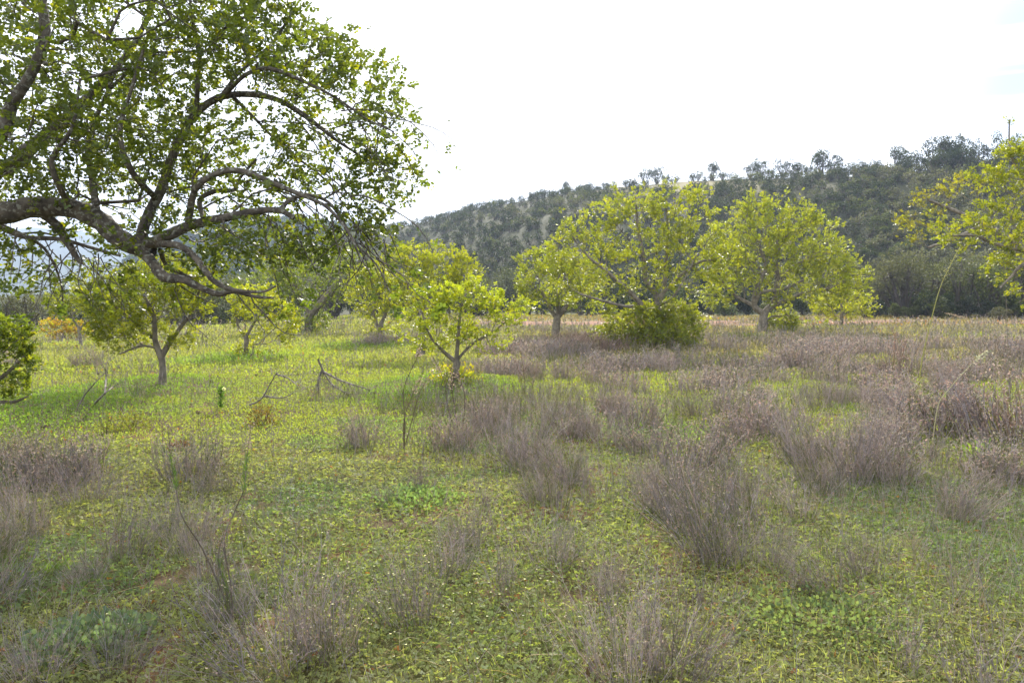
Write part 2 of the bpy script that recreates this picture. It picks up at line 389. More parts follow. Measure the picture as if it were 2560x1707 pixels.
brown_p = [clump_proto('brown', 220 + i, n=120, h=.6, spread=.5, rb=.35, thick=.0034, heads=.9, col=DRYB, green=.06, kink=.14) for i in range(3)]
def put_clump(protos, x, y, s, label, group, sx=1.0, name='dry_weed_clump', cat='dry weed'):
    o = protos[rng.integers(len(protos))].copy(); COL.objects.link(o); o.name = name
    for k in ('label', 'category', 'group'):
        if k in o: del o[k]
    o.location = (x, y, float(ground(x, y))); o.rotation_euler = (rng.normal(0, .06), rng.normal(0, .06), rng.random() * 6.28); o.scale = (s * sx, s * sx, s)
    return tag(o, label, cat, group)
G1 = 'dry weed clumps standing in the field'
HERO = [ # px, base py, height px, widening, protos, label
 (2480, 1105, 215, 1.35, mid_p, 'broad dark mauve weed bush with speckled heads at the right edge of the field'),
 (2545, 1100, 225, 1.1, brown_p, 'brown-headed dry bush cut by the right border, behind the broad mauve bush'),
 (2330, 1085, 160, 1.3, mid_p, 'leaning mauve weed clump just left of the broad dark bush at the right'),
 (2215, 1090, 110, 1.2, mid_p, 'low mauve clump between the tall pale stalk and the large grey dry bush'),
 (2085, 1215, 230, 1.5, near_p, 'large grey-brown dry bush fanning out right of the field centre, pale stems at its foot'),
 (2140, 1190, 190, 1.2, near_p, 'dry clump leaning right out of the large grey-brown bush'),
 (2000, 1150, 200, 1.2, near_p, 'dry clump standing against the left flank of the large grey-brown bush'),
 (1875, 1085, 90, 1.1, mid_p, 'small rounded dark mauve weed on green grass left of the large grey bush'),
 (1590, 1065, 100, 1.6, mid_p, 'wide dark mauve weed clump in the field below the bush at the biggest tree'),
 (1460, 1090, 90, 1.3, mid_p, 'thin mauve weed clump left of the wide dark one below the biggest tree'),
 (1400, 1280, 190, 1.0, tall_p, 'upright grey clump of separate stems in mid field, just right of centre'),
 (1470, 1265, 140, .9, tall_p, 'short dark upright clump beside the grey separate-stemmed one'),
 (1300, 1150, 150, 1.3, near_p, 'wispy pale grey weed clump near the centre of the photo'),
 (1800, 1400, 320, 1.3, near_p, 'tall greyish dry bush with tangled pale top right of centre'),
 (1700, 1290, 220, 1.2, near_p, 'loose reddish-grey dry clump left of the tangled pale-topped bush'),
 (1860, 1300, 210, 1.2, near_p, 'dry clump right behind the tangled pale-topped bush'),
 (1560, 1700, 330, 1.3, near_p, 'big tangled dark grey clump at the bottom edge right of centre'),
 (1700, 1690, 300, 1.2, near_p, 'grey clump at the bottom edge merging into the right of the big tangled one'),
 (2060, 1480, 160, 1.6, near_p, 'low purplish clump spreading above the dark green clover patch'),
 (1930, 1420, 150, 1.3, near_p, 'purplish-grey clump left of the low spreading one above the clover patch'),
 (700, 1660, 330, 1.7, near_p, 'large fanning dry bush dotted with white flowers at lower left'),
 (830, 1640, 290, 1.2, near_p, 'dry clump with a few white flowers right of the large fanning bush'),
 (560, 1560, 200, 1.0, near_p, 'low dry tangle at the foot of the tall twin-stemmed sapling'),
 (545, 1225, 100, 1.8, near_p, 'wide low clump of pale grey stems at left, behind the twin-stemmed sapling'),
 (200, 1260, 150, 1.7, near_p, 'greyish clump sprawling at the left in front of the bright meadow'),
 (60, 1330, 160, 1.5, near_p, 'grey weeds crossing the left border halfway down'),
 (310, 1400, 170, 1.3, near_p, 'thin grey clump between the left border weeds and the twin-stemmed sapling'),
 (220, 1460, 120, 1.4, near_p, 'low dark weeds above the blue-green mallow at lower left'),
 (90, 1700, 200, 1.5, near_p, 'dark dry clump in the bottom left corner'),
 (300, 1680, 170, 1.3, near_p, 'grey twiggy clump in front of the blue-green mallow'),
 (1260, 1490, 200, 1.1, tall_p, 'slender grey clump rising in the lower middle of the field'),
 (1020, 1560, 210, 1.4, near_p, 'sparse dry clump at bottom centre among white flowers'),
 (2390, 1300, 180, 1.0, tall_p, 'thin dark-stemmed weed standing alone on clover at right'),
 (2460, 1740, 230, 1.8, tall_p, 'sparse pale twigs leaning over the bottom right corner'),
 (2280, 1680, 200, 1.4, tall_p, 'open twiggy weed near the bottom right on yellowish clover'),
 (2150, 1440, 130, 1.2, near_p, 'tiny purplish clump right of the low spreading one'),
 (1130, 1120, 110, 1.2, mid_p, 'mauve weed clump in front of the small bright carob'),
 (1230, 1080, 110, 1.2, mid_p, 'mauve weed clump right of the small bright carob\'s foot'),
 (900, 1120, 110, 1.0, mid_p, 'faint weed clump on the meadow below the fallen branch'),
 (1060, 1230, 90, 1.3, near_p, 'small drooping grey weed below the twin-spiked stalks'),
 (2250, 940, 70, 1.2, brown_p, 'reddish dry clump behind the pale tall stalk'),
]
for (px, py, hp, wd, pr, lab) in HERO:
    x, y, z = onground(px, py); s = hp / F * y / .60
    put_clump(pr, x, y, s, lab, G1, sx=wd * .74)
def clump_density(x, y):
    px = px_of(x, y)
    d = .25 + .5 * sstep((px - 1200) / 300)
    band = np.exp(-((y - 21) / 5.0) ** 2) * sstep((px - 1180) / 120) * 2.6
    meadow = sstep((1180 - px) / 200) * sstep((y - 7.5) / 1.5) * (1 - sstep((y - 24) / 8))
    return (d + band) * (1 - .8 * meadow) * (sstep(fbm(x, y, 2.5, 110) * 3 - .9) + .06)
def fill(n, y0, y1, protos, smin, smax, label, group, power=1.0):
    k = 0
    while k < n:
        x, y = wedge(1, y0, y1, .78)
        if rng.random() > clump_density(x, y)[0] * power: continue
        if 1470 < px_of(x, y)[0] < 1790 and 19.5 < y[0] < 26: continue
        put_clump(protos, float(x[0]), float(y[0]), smin + (smax - smin) * rng.random(), label, group, sx=.8 + .6 * rng.random()); k += 1
fill(44, 3.2, 6.5, near_p + tall_p, .35, .75, 'small unremarkable tangle of grey twigs among the foreground clover', 'small foreground weed tangles')
fill(52, 6.5, 12, near_p + mid_p, .45, .95, 'grey-mauve weed tuft of middling size in the middle of the field', 'mid field weed tufts')
fill(50, 12, 19, mid_p + far_p, .6, 1.0, 'mauve weed tuft in the thick band before the big carobs', 'weed tufts of the dense band')
fill(56, 18, 27, far_p, .8, 1.25, 'soft mauve weed tuft at the back of the dense band', 'far weed tufts of the dense band')
for k in range(12):
    px = 1290 + 250 * rng.random(); py = 858 + 40 * rng.random(); x, y, z = onground(px, py)
    put_clump(brown_p, x, y, .9 + .4 * rng.random(), 'rusty brown seed-headed tuft left of the bush under the biggest tree', 'rusty tufts left of the biggest tree', sx=1.3)

def weeds():
    """uncountable thin stalks over the whole field"""
    g = Geo()
    for (y0, y1, dens, hh, th, dcl) in [(2.2, 7, 150, .34, .0013, 1), (7, 13, 105, .38, .0022, 1), (13, 24, 36, .40, .0040, 1), (24, 40, 18, .42, .0075, .8), (40, 58, 6, .42, .016, .6)]:
        area = .86 * (y1 ** 2 - y0 ** 2); n = int(area * dens * 2); x, y = wedge(n, y0, y1)
        px = px_of(x, y)
        k = (.25 + .9 * sstep((fbm(x, y, 1.8, 120) - .42) * 5)) * (.45 + .55 * sstep((px - 900) / 500))
        k = k * (1 - .30 * sstep((1150 - px) / 200) * sstep((y - 7.5) / 2) * (1 - sstep((y - 26) / 6)))
        keep = rng.random(n) < k * .6 * (1 - .93 * soilness(x, y)); x = x[keep]; y = y[keep]; n = len(x)
        h = hh * (.35 + .9 * rng.random(n) ** 1.5); cc = vary(DRY, n, .3, .1)
        q = rng.random(n); pm = q < .12; cc[pm] = vary(PALE, pm.sum(), .2, .05); gm = q > .72; cc[gm] = vary(np.array([.17, .18, .05]), gm.sum(), .3, .1)
        p = np.stack([x, y, ground(x, y) - .01], 1); d = unit(np.stack([rng.normal(0, .22, n), rng.normal(0, .22, n), np.ones(n)], 1)); pts = [p]
        for j in range(3):
            d = unit(d + rng.normal(0, .14, (n, 3))); pts.append(pts[-1] + d * (h / 3)[:, None])
            segs(g, pts[-2], pts[-1], th * (1 - .2 * j), th * (.8 - .2 * j), cc)
        for j in (1, 2):
            for _ in range(2):
                e = unit(d + rng.normal(0, .5, (n, 3)) + [0, 0, .2]); l = (h * (.12 + .25 * rng.random(n)))[:, None]
                segs(g, pts[j], pts[j] + e * l, th * .6, th * .4, cc)
                m = rng.random(n) < .4; a = rdir(m.sum()); leaf4(g, (pts[j] + e * l)[m], a, frame(a), th * 5, th * 3.5, vary(PALE * .9, m.sum(), .4, .1))
    o = g.build('thin_weeds', M_dry); tag(o, 'countless thin dry stalks rising through the clover', 'dry weeds', kind='stuff')
weeds()
def flowers():
    g = Geo(); P0 = []
    for (px, py, rx, n) in [(680, 1400, .3, 35), (720, 1600, .45, 45), (1180, 1590, .4, 30), (1000, 1620, .35, 22), (1180, 1420, .5, 6), (800, 1500, .5, 18)]:
        x, y, z = onground(px, py); xs = x + rng.normal(0, rx, n); ys = y + rng.normal(0, rx * .7, n); P0.append(np.stack([xs, ys], 1))
    q = np.concatenate(P0); x, y = q[:, 0], q[:, 1]; n = len(x); h = .08 + .25 * rng.random(n); z = ground(x, y)
    a = np.stack([x, y, z], 1); b = a + np.stack([rng.normal(0, .03, n), rng.normal(0, .03, n), h], 1)
    segs(g, a, b, .001, .0008, np.array([.14, .17, .06]))
    for k in range(5):
        w = k * 1.2566 + rng.random(n) * .5; d = unit(np.stack([np.cos(w), np.sin(w), .3 * np.ones(n)], 1)); leaf4(g, b, d, frame(d), .006, .004, np.array([.75, .72, .66]))
    o = g.build('white_flowers', M_clover); tag(o, 'scattered tiny white flowers in the foreground', 'flowers', kind='stuff')
flowers()

# ------------------------------------------------------------------ trees
def pinnate(geo, p, d, size, pairs, col, six=False, g=rng, mat=0):
    """compound leaves: p base (N,3), d direction (N,3)"""
    n = len(p)
    if n == 0: return
    b = frame(d, g); b = unit(b * [1, 1, .35]); nrm = unit(np.cross(d, b)); L = size * 2.6
    fn = leaf6 if six else leaf4
    for k in range(pairs):
        t = (k + 1) / pairs; c = p + d * (L * t * .8)
        for sgn in (-1, 1):
            a = unit(b * sgn + d * (.35 + .3 * g.random((n, 1))) + g.normal(0, .28, (n, 3))); s = unit(np.cross(nrm + g.normal(0, .35, (n, 3)), a))
            m = g.random(n) < .93; l = size * (.75 + .45 * g.random(n)); cc = vary(col, n, .12, .05, g)
            fn(geo, c[m], a[m], s[m], l[m], (l * (.78 if six else .85))[m], cc[m], mat)
def mst(nodes, parent, plen, pts, bf=.35, jit=.0, g=rng):
    """attach pts one after another to the growing tree"""
    nodes = list(nodes); parent = list(parent); plen = list(plen)
    N = np.array(nodes); Lp = np.array(plen); root = N[0]
    d0 = np.array([np.min(np.linalg.norm(N - p, axis=1)) for p in pts]); order = np.argsort(d0)
    A = np.zeros((len(N) + 4 * len(pts), 3)); A[:len(N)] = N; PL = np.zeros(len(A)); PL[:len(N)] = Lp; n = len(N); par = parent + [0] * (len(A) - len(N))
    for i in order:
        p = pts[i]; dist = np.linalg.norm(A[:n] - p, axis=1); j = int(np.argmin(dist + bf * PL[:n])); d = dist[j]
        k = max(1, min(3, int(d / .35))); q = A[j]; prev = j
        for s in range(1, k + 1):
            t = s / k; m = q + (p - q) * t
            if s < k: m = m + g.normal(0, .07 * d, 3) + np.array([0, 0, .10 * d * math.sin(math.pi * t)])
            A[n] = m; par[n] = prev; PL[n] = PL[prev] + np.linalg.norm(m - A[prev]); prev = n; n += 1
    return A[:n], par[:n], PL[:n]
def tree(name, base, limbs, blobs, nat, leafcol, label, cat='tree', group=None, trunk_r=.09, leaf=.05, per=9, pairs=3, tuft=.16, matb=None, matl=None, six=False, seed=1, up=.5, yellow=.0, bf=.35, tip_r=.006, off_trunk=None, sides=8, shell=.6, extra=None, barkcol=None):
    """limbs: list of lists of world points with radius (x,y,z,r); the first starts at the base. blobs: (centre, radii(3), weight)"""
    g = np.random.default_rng(seed); base = np.array(base, float)
    root = empty(name, tuple(base), label, cat, group)
    tr = Geo(); nodes = []; parent = []; plen = []
    for li, lb in enumerate(limbs):
        lb = np.array(lb, float)
        pts, rad = tube(tr, lb[:, :3], lb[:, 3], sides, knob=.10, g=g)
        st = 0 if li == 0 else int(np.argmin(np.linalg.norm(np.array(nodes) - pts[0], axis=1)))
        for i in range(len(pts)):
            if i == 0:
                nodes.append(pts[0]); parent.append(st); plen.append(plen[st] if li else 0.0)
            else:
                nodes.append(pts[i]); parent.append(len(nodes) - 2); plen.append(plen[-1] + np.linalg.norm(pts[i] - pts[i - 1]))
    n0 = len(nodes)
    w = np.array([b[2] for b in blobs], float); w /= w.sum(); at = []; bc = []
    for i in range(nat):
        c, r, _w = blobs[g.choice(len(blobs), p=w)]; d = rdir(1, g)[0]; q = g.random() ** (1 / 3.) * (1 - shell) + shell * (.75 + .25 * g.random()) if g.random() < .75 else g.random() ** .5
        lump = .66 + .80 * float(vn(d[0] * 1.7 + d[2] * 2.3 + c[0], d[1] * 1.7 - d[2] * 1.9 + c[2] * 3, .8, seed)) + (.22 * g.random() if g.random() < .16 else 0); p = np.array(c) + d * np.array(r) * q * lump; at.append(p); bc.append(c)
    at = np.array(at)
    trunk_nodes = np.array(nodes); keepers = at[:, 2] > base[2] + .05; at = at[keepers]
    # roots of the search: nodes in the lower trunk are not branched from
    pl = np.array(plen); A, par, PL = mst(nodes, parent, plen, at, bf, g=g)
    n = len(A); cnt = np.zeros(n); par = np.array(par)
    haschild = np.zeros(n, bool); haschild[par[n0:]] = True
    cnt[n0:][~haschild[n0:]] = 1
    for i in range(n - 1, n0 - 1, -1): cnt[par[i]] += cnt[i] if par[i] != i else 0
    r = tip_r * np.maximum(cnt, 1) ** .48
    ci = np.arange(n0, n); pi = par[ci]; rp = np.minimum(r[pi], r[ci] * 1.35); rp = np.where(pi < n0, r[ci] * 1.1, rp)
    big = r[ci] > tip_r * 2.5
    segs(tr, A[pi][big], A[ci][big], rp[big], r[ci][big], (.2, .17, .14), 5); segs(tr, A[pi][~big], A[ci][~big], rp[~big], r[ci][~big], (.2, .17, .14), 3)
    # leaf tufts
    tips = np.arange(n0, n)[cnt[n0:] <= 3]
    lg = Geo(); pos = []; dr = []
    d = unit(A[tips] - A[par[tips]]); cen = np.mean([b[0] for b in blobs], axis=0)
    outw = unit(A[tips] - cen)
    m = per; T = np.repeat(A[tips], m, 0); D = np.repeat(unit(d * .6 + outw * .5 + np.array([0, 0, up])), m, 0)
    k = len(T); back = np.repeat(A[par[tips]], m, 0); t = g.random((k, 1)) ** 1.6
    LD = unit(D + g.normal(0, .65, (k, 3))); e = T * (1 - t * .8) + back * t * .8
    # twiglets carrying the leaves
    tw = g.random((k, 1)) * tuft; st = e + D * tw * .6 + LD * tw * .4
    sel = g.random(k) < .35; segs(tr, e[sel], st[sel], tip_r * .6, tip_r * .35, (.2, .17, .14), 3)
    nz = fbm(st[:, 0] * 1.0 + st[:, 2] * .7, st[:, 1] + st[:, 2] * 1.3, .9, seed)
    c = vary(leafcol, k, .2, .06, g) * (.75 + .5 * nz[:, None])
    if yellow > 0:
        ym = g.random(k) < yellow * (.4 + 1.2 * nz); c[ym] = vary(np.array([.215, .235, .022]), ym.sum(), .2, .06, g)
    pinnate(lg, st, LD, leaf, pairs, c, six, g)
    if extra: extra(lg, tr, g)
    t_o = tr.build('trunk', matb or M_bark, root, smooth=True, recenter=base); c_o = lg.build('crown', matl or M_carob, root, recenter=base)
    return root
def pxtree(name, base_px, base_py, limbs, blobs, dens, col, label, depth=.8, **k):
    """limbs in photo pixels: (px,py,dy metres behind the foot,radius px); blobs (px,py,rx,ry,weight)"""
    x, y, z = onground(base_px, base_py); s = y / F
    L = []
    for i, lb in enumerate(limbs):
        L.append([tuple(P(a, b, y + dy)) + (r * s,) for (a, b, dy, r) in lb])
    L[0][0] = (x, y, z - .08) + (L[0][0][3],)
    B = []
    for bl in blobs:
        a, b, rx, ry, w = bl[:5]; dy = bl[5] if len(bl) > 5 else 0
        B.append((P(a, b, y + dy), (rx * s, rx * s * depth, ry * s), w))
    area = sum(b[1][0] * b[1][2] * 3.14 for b in B); nat = int(dens * area * .86); k['per'] = int(k.get('per', 6) * 1.5); k['leaf'] = k.get('leaf', .05) * .74; k['tip_r'] = k.get('tip_r', .006) * .85; k['tuft'] = k.get('tuft', .16) * 1.15
    return tree(name, (x, y, z), L, B, nat, col, label, **k)
LG = np.array([.16, .193, .028]); LY = np.array([.20, .235, .025]); LD = np.array([.11, .15, .025])
GT = 'carob trees scattered over the field'
# 1 left tree
pxtree('carob_tree', 405, 968, [[(405, 968, 0, 11), (407, 920, 0, 8.5), (402, 885, 0, 9)], [(402, 890, 0, 9), (388, 850, 0, 7), (385, 790, -.1, 5), (360, 740, -.2, 4)], [(404, 890, 0, 8), (425, 855, .1, 7), (450, 820, .2, 5), (480, 780, .3, 4), (500, 720, .3, 3)], [(395, 870, 0, 3), (350, 865, -.2, 2.5), (300, 885, -.4, 2)], [(388, 850, 0, 4), (330, 800, .3, 4), (280, 760, .3, 3)]],
       [(320, 770, 105, 80, 3), (300, 820, 70, 45, 1.2, -.2), (400, 715, 100, 60, 2), (470, 760, 60, 70, 1.3), (250, 740, 60, 50, .8), (445, 850, 30, 25, .25), (310, 880, 40, 15, .1)],
       150, LG * .95, 'young carob with forked grey trunk in the left meadow, under the overhanging branches', seed=11, leaf=.05, per=6, tip_r=.0035, tuft=.14, yellow=.12, group=GT)
# 2 small yellow tree
pxtree('carob_tree', 615, 893, [[(615, 893, 0, 7), (616, 850, 0, 6), (612, 835, 0, 6)], [(613, 845, 0, 4), (640, 800, 0, 3), (670, 760, .2, 3)], [(612, 840, 0, 4), (595, 815, 0, 3), (590, 780, 0, 2)]],
       [(650, 770, 70, 55, 3), (700, 810, 38, 50, 1.8), (600, 770, 35, 40, 1), (640, 850, 40, 25, .6), (615, 880, 35, 12, .5)], 70, LY * 1.05, 'small drooping yellow-green carob right of the left meadow tree', seed=12, leaf=.062, per=6, tip_r=.005, yellow=.4, group=GT)
# 3 dark leaning tree
pxtree('carob_tree', 770, 832, [[(765, 832, 0, 11), (775, 790, 0, 10), (800, 760, 0, 9), (830, 725, .2, 8), (850, 690, .3, 6)], [(775, 790, 0, 6), (750, 740, .3, 5), (720, 690, .3, 4)], [(830, 725, .2, 5), (870, 690, .3, 4), (900, 650, .3, 3)]],
       [(790, 690, 120, 70, 3), (700, 700, 60, 55, 1.2), (880, 680, 60, 55, 1.2), (770, 800, 45, 32, .8), (800, 745, 60, 40, .5)], 32, LD * 1.1, 'darker carob with leaning trunk and dark bushy foot behind the small yellow tree', seed=13, leaf=.085, per=6, tip_r=.009, tuft=.3, yellow=.06, group=GT)
# 4
pxtree('carob_tree', 955, 858, [[(955, 858, 0, 9), (952, 825, 0, 8), (950, 810, 0, 7)], [(952, 830, 0, 5), (938, 800, 0, 4), (935, 750, 0, 3)], [(950, 815, 0, 5), (965, 780, .1, 4), (975, 730, .2, 3)]],
       [(945, 745, 68, 62, 3), (900, 720, 40, 45, .8), (1000, 740, 45, 50, 1), (950, 690, 45, 40, .8), (965, 835, 34, 20, .5)], 48, LY, 'twin-stemmed bright carob with yellow sprouts round its foot, left of the photo centre', seed=14, leaf=.075, per=6, tip_r=.007, tuft=.22, yellow=.3, group=GT)
# 5
pxtree('carob_tree', 1050, 890, [[(1050, 890, 0, 12), (1055, 850, 0, 10), (1062, 800, .2, 8), (1075, 750, .3, 6)], [(1060, 810, 0, 6), (1120, 740, .3, 4), (1150, 690, .3, 3)], [(1062, 800, 0, 5), (1030, 740, .3, 4), (1010, 690, .3, 3)]],
       [(1080, 680, 90, 50, 2.5), (1010, 670, 60, 45, 1.2), (1150, 690, 50, 45, 1), (1060, 640, 50, 25, .6), (1075, 740, 90, 40, 1)], 52, LY * .95, 'taller carob close behind the small bright carob, its crown spreading over it', seed=15, leaf=.068, per=6, tip_r=.006, tuft=.2, yellow=.25, group=GT)
# 6 near bright
pxtree('carob_tree', 1135, 965, [[(1135, 965, 0, 10), (1142, 920, 0, 9), (1140, 895, 0, 8)], [(1140, 905, 0, 6), (1100, 870, 0, 4), (1070, 830, -.1, 3), (1055, 780, -.1, 2.5)], [(1141, 898, 0, 6), (1145, 850, 0, 5), (1150, 790, .1, 3), (1160, 740, .1, 2.5)], [(1142, 900, 0, 4), (1180, 860, .1, 3), (1230, 830, .2, 2.5), (1270, 800, .2, 2)]],
       [(1060, 795, 62, 30, 1.6), (1085, 755, 50, 24, 1.0), (1180, 760, 85, 28, 2), (1255, 792, 62, 26, 1.3), (1115, 830, 95, 28, 1.8), (1210, 845, 60, 30, 1.1), (1300, 775, 28, 18, .4), (1080, 868, 45, 16, .5), (1160, 722, 50, 16, .5), (1020, 840, 26, 22, .3), (1140, 940, 45, 14, .3), (1150, 790, 60, 50, .8)], 130, np.array([.20, .245, .032]), 'small bright yellow-green carob spreading low in the middle of the field', seed=16, leaf=.055, per=5, tip_r=.0035, tuft=.14, yellow=.12, group=GT)
# 7
pxtree('carob_tree', 1387, 850, [[(1387, 850, 0, 11), (1390, 815, 0, 10), (1394, 790, 0, 9)], [(1393, 800, 0, 6), (1370, 760, 0, 4), (1350, 720, 0, 3)], [(1394, 795, 0, 6), (1420, 760, 0, 5), (1450, 730, .2, 4), (1480, 700, .2, 3)], [(1394, 790, 0, 5), (1395, 740, 0, 4), (1390, 690, 0, 3)]],
       [(1370, 700, 75, 65, 3), (1340, 665, 45, 35, .8), (1440, 700, 70, 60, 2), (1320, 740, 35, 35, .6), (1420, 760, 80, 25, .7)], 45, LG * 1.1, 'paler green carob with straight grey trunk left of the biggest tree', seed=17, leaf=.075, per=6, tip_r=.007, tuft=.22, yellow=.08, group=GT)
# 8 biggest
pxtree('carob_tree', 1650, 870, [[(1645, 870, 0, 18), (1640, 800, 0, 16), (1643, 770, 0, 14)],
       [(1643, 780, 0, 8.1), (1642, 740, 0, 7.4), (1615, 700, 0, 6.7), (1608, 640, 0, 5.2), (1595, 570, .1, 3.7), (1590, 510, .1, 2.2)],
       [(1635, 800, 0, 8.9), (1610, 770, -.2, 7.4), (1580, 735, -.3, 5.9), (1530, 690, -.4, 4.4), (1470, 640, -.4, 3.0), (1430, 590, -.4, 2.2)],
       [(1600, 765, -.2, 4.4), (1560, 765, -.5, 3.7), (1500, 750, -.6, 3.0), (1450, 735, -.7, 2.2)],
       [(1645, 760, 0, 6.7), (1660, 720, .3, 5.9), (1665, 650, .5, 4.4), (1670, 580, .5, 3.0), (1665, 510, .5, 2.2)],
       [(1660, 730, .2, 4.4), (1700, 690, .2, 3.7), (1750, 655, 0, 3.0), (1790, 650, 0, 2.2)],
       [(1645, 765, 0, 3.7), (1680, 745, -.3, 3.0), (1710, 700, -.3, 2.2), (1740, 640, -.3, 1.5)]],
       [(1600, 590, 115, 75, 3), (1570, 510, 75, 35, 1), (1690, 540, 60, 70, 1.3), (1740, 500, 50, 28, .5), (1470, 620, 85, 55, 1.8), (1420, 600, 55, 55, .8), (1500, 545, 60, 45, .7), (1540, 690, 120, 55, 1.6), (1710, 650, 90, 70, 1.6), (1620, 690, 90, 50, .9),
        (1790, 630, 40, 60, .8), (1770, 560, 35, 35, .4), (1400, 670, 45, 50, .9), (1450, 720, 70, 35, .8), (1760, 715, 50, 35, .6), (1590, 812, 75, 52, 5, -.2), (1685, 805, 62, 56, 5, 0), (1640, 785, 85, 32, 3, .3), (1545, 845, 50, 26, 1.8, -.3), (1640, 845, 95, 28, 3, -.5)], 52, LG * 1.05,
       'biggest open carob, right of centre, its foot hidden in a dense leafy bush', seed=18, leaf=.07, per=6, tip_r=.0055, tuft=.22, yellow=.22, group=GT, bf=.28)
# 9 dome
pxtree('carob_tree', 1905, 832, [[(1903, 832, 0, 14), (1908, 800, 0, 11), (1912, 778, 0, 11)],
       [(1908, 785, 0, 8), (1885, 760, 0, 7), (1900, 700, -.2, 7), (1915, 670, -.2, 5), (1900, 620, -.2, 4)],
       [(1885, 765, 0, 5), (1905, 730, -.3, 4), (1950, 725, -.3, 4), (2010, 700, -.3, 3)],
       [(1912, 780, 0, 8), (1935, 755, 0, 8), (1945, 710, .2, 7), (1940, 650, .3, 5), (1950, 570, .3, 4)],
       [(1945, 710, .2, 6), (1980, 670, .3, 5), (2030, 640, .3, 3)],
       [(1920, 772, 0, 6), (1965, 750, .3, 5), (2020, 730, .3, 4), (2080, 720, .3, 3)],
       [(1885, 765, 0, 5), (1840, 740, .3, 4), (1800, 700, .3, 3)]],
       [(1930, 560, 90, 65, 2.4), (1850, 610, 80, 65, 2.2), (2010, 610, 85, 65, 2.4), (2070, 670, 60, 65, 1.6), (1810, 680, 55, 65, 1.4), (1930, 640, 110, 60, 2), (2000, 705, 110, 40, 1.6), (1870, 700, 70, 35, .8), (2120, 690, 45, 45, .7), (1785, 640, 35, 55, .7), (2060, 745, 60, 22, .5), (1800, 740, 50, 25, .4), (2110, 720, 50, 30, .7), (1940, 745, 40, 18, .3), (1950, 805, 46, 26, 2.4, 1.0), (1890, 515, 40, 30, .4), (2020, 545, 35, 28, .4)], 30, LG * 1.15,
       'dome-shaped carob with pale forked trunk, right of the biggest tree', seed=19, leaf=.085, per=7, tip_r=.008, tuft=.3, yellow=.2, group=GT, bf=.3)
# 10
pxtree('carob_tree', 2103, 812, [[(2103, 812, 0, 5), (2105, 785, 0, 4), (2103, 760, 0, 3)]], [(2100, 755, 55, 36, 2), (2150, 760, 35, 26, .8), (2055, 775, 25, 20, .5), (2100, 795, 35, 14, .6)], 26, LY * 1.15, 'small yellow carob beside the red soil at the right of the dome-shaped tree', seed=20, leaf=.10, per=6, tip_r=.01, tuft=.3, yellow=.5, group=GT)
pxtree('low_shrub', 2035, 830, [[(2035, 830, 0, 3), (2035, 812, 0, 2)]], [(2035, 816, 30, 13, 1)], 26, LG, 'low green shrub in the weeds right of the dome-shaped carob', cat='shrub', seed=21, leaf=.08, per=6, tip_r=.006)
# 12 left back
pxtree('carob_tree', 203, 866, [[(203, 866, 0, 5), (200, 840, 0, 4), (196, 815, 0, 4)], [(198, 825, 0, 3), (225, 795, 0, 2.5)], [(197, 822, 0, 3), (180, 790, 0, 2.5)]], [(200, 755, 60, 45, 2), (160, 770, 40, 35, 1), (255, 770, 40, 35, 1)], 40, LG * .8, 'slender-trunked small carob far left beside the orange bush', seed=22, leaf=.075, per=6, tip_r=.007, yellow=.05, group=GT)
pxtree('orange_bush', 160, 850, [[(160, 850, 0, 5), (160, 830, 0, 4)]], [(145, 822, 38, 24, 2), (190, 828, 34, 18, 1.2)], 60, np.array([.25, .17, .03]), 'rounded orange-yellow bush far left at the back of the meadow', cat='bush', seed=23, leaf=.085, per=7, tip_r=.007, yellow=.3)
# left edge shrub, close
pxtree('carob_shrub', -60, 1075, [[(-60, 1075, 0, 16), (-50, 1000, 0, 14), (-30, 930, 0, 10), (-5, 860, 0, 6)], [(-45, 980, 0, 8), (20, 930, -.1, 5), (60, 890, -.1, 3)], [(-50, 1000, 0, 6), (30, 1005, 0, 4), (70, 990, 0, 2)]],
       [(-20, 850, 75, 70, 3), (35, 850, 42, 55, 1.6), (40, 920, 50, 45, 1.6), (-30, 950, 70, 50, 2), (30, 975, 40, 25, .6), (-110, 880, 80, 90, 2)], 115, LD, 'dark leafy low carob branch mass cut by the left border of the photo', cat='shrub', seed=24, leaf=.042, per=6, tip_r=.003, tuft=.1, yellow=.08, six=True)
# right edge tree
pxtree('carob_tree', 2790, 945, [[(2790, 945, 0, 26), (2780, 880, 0, 24), (2760, 800, 0, 22)], [(2765, 820, 0, 16), (2700, 720, 0, 12), (2620, 650, 0, 9), (2560, 625, 0, 7), (2500, 615, 0, 5), (2440, 590, 0, 3), (2380, 590, 0, 2)],
       [(2760, 800, 0, 16), (2720, 680, .2, 12), (2660, 580, .2, 9), (2600, 500, .2, 6), (2550, 430, .2, 4), (2525, 380, .2, 2.5), (2523, 300, .2, 1.3)],
       [(2765, 810, 0, 12), (2850, 680, .2, 9), (2880, 560, .2, 6)], [(2620, 650, 0, 6), (2560, 660, -.2, 4), (2530, 690, -.2, 3), (2500, 720, -.2, 2)]],
       [(2500, 560, 75, 50, 2.4), (2420, 590, 60, 38, 1.3), (2540, 470, 70, 45, 2), (2470, 440, 45, 28, .7), (2560, 400, 55, 28, 1), (2560, 640, 60, 50, 1.4), (2570, 740, 55, 45, .8), (2490, 660, 35, 35, .5), (2680, 520, 110, 110, 3.4), (2800, 580, 130, 140, 4), (2350, 560, 35, 28, .25), (2523, 318, 13, 8, .12, .2), (2530, 380, 30, 20, .4, .2)], 50, LG * .95,
       'carob reaching in from the right border with a bare shoot above its crown', seed=25, leaf=.055, per=6, tip_r=.0045, tuft=.17, yellow=.2, group=GT)
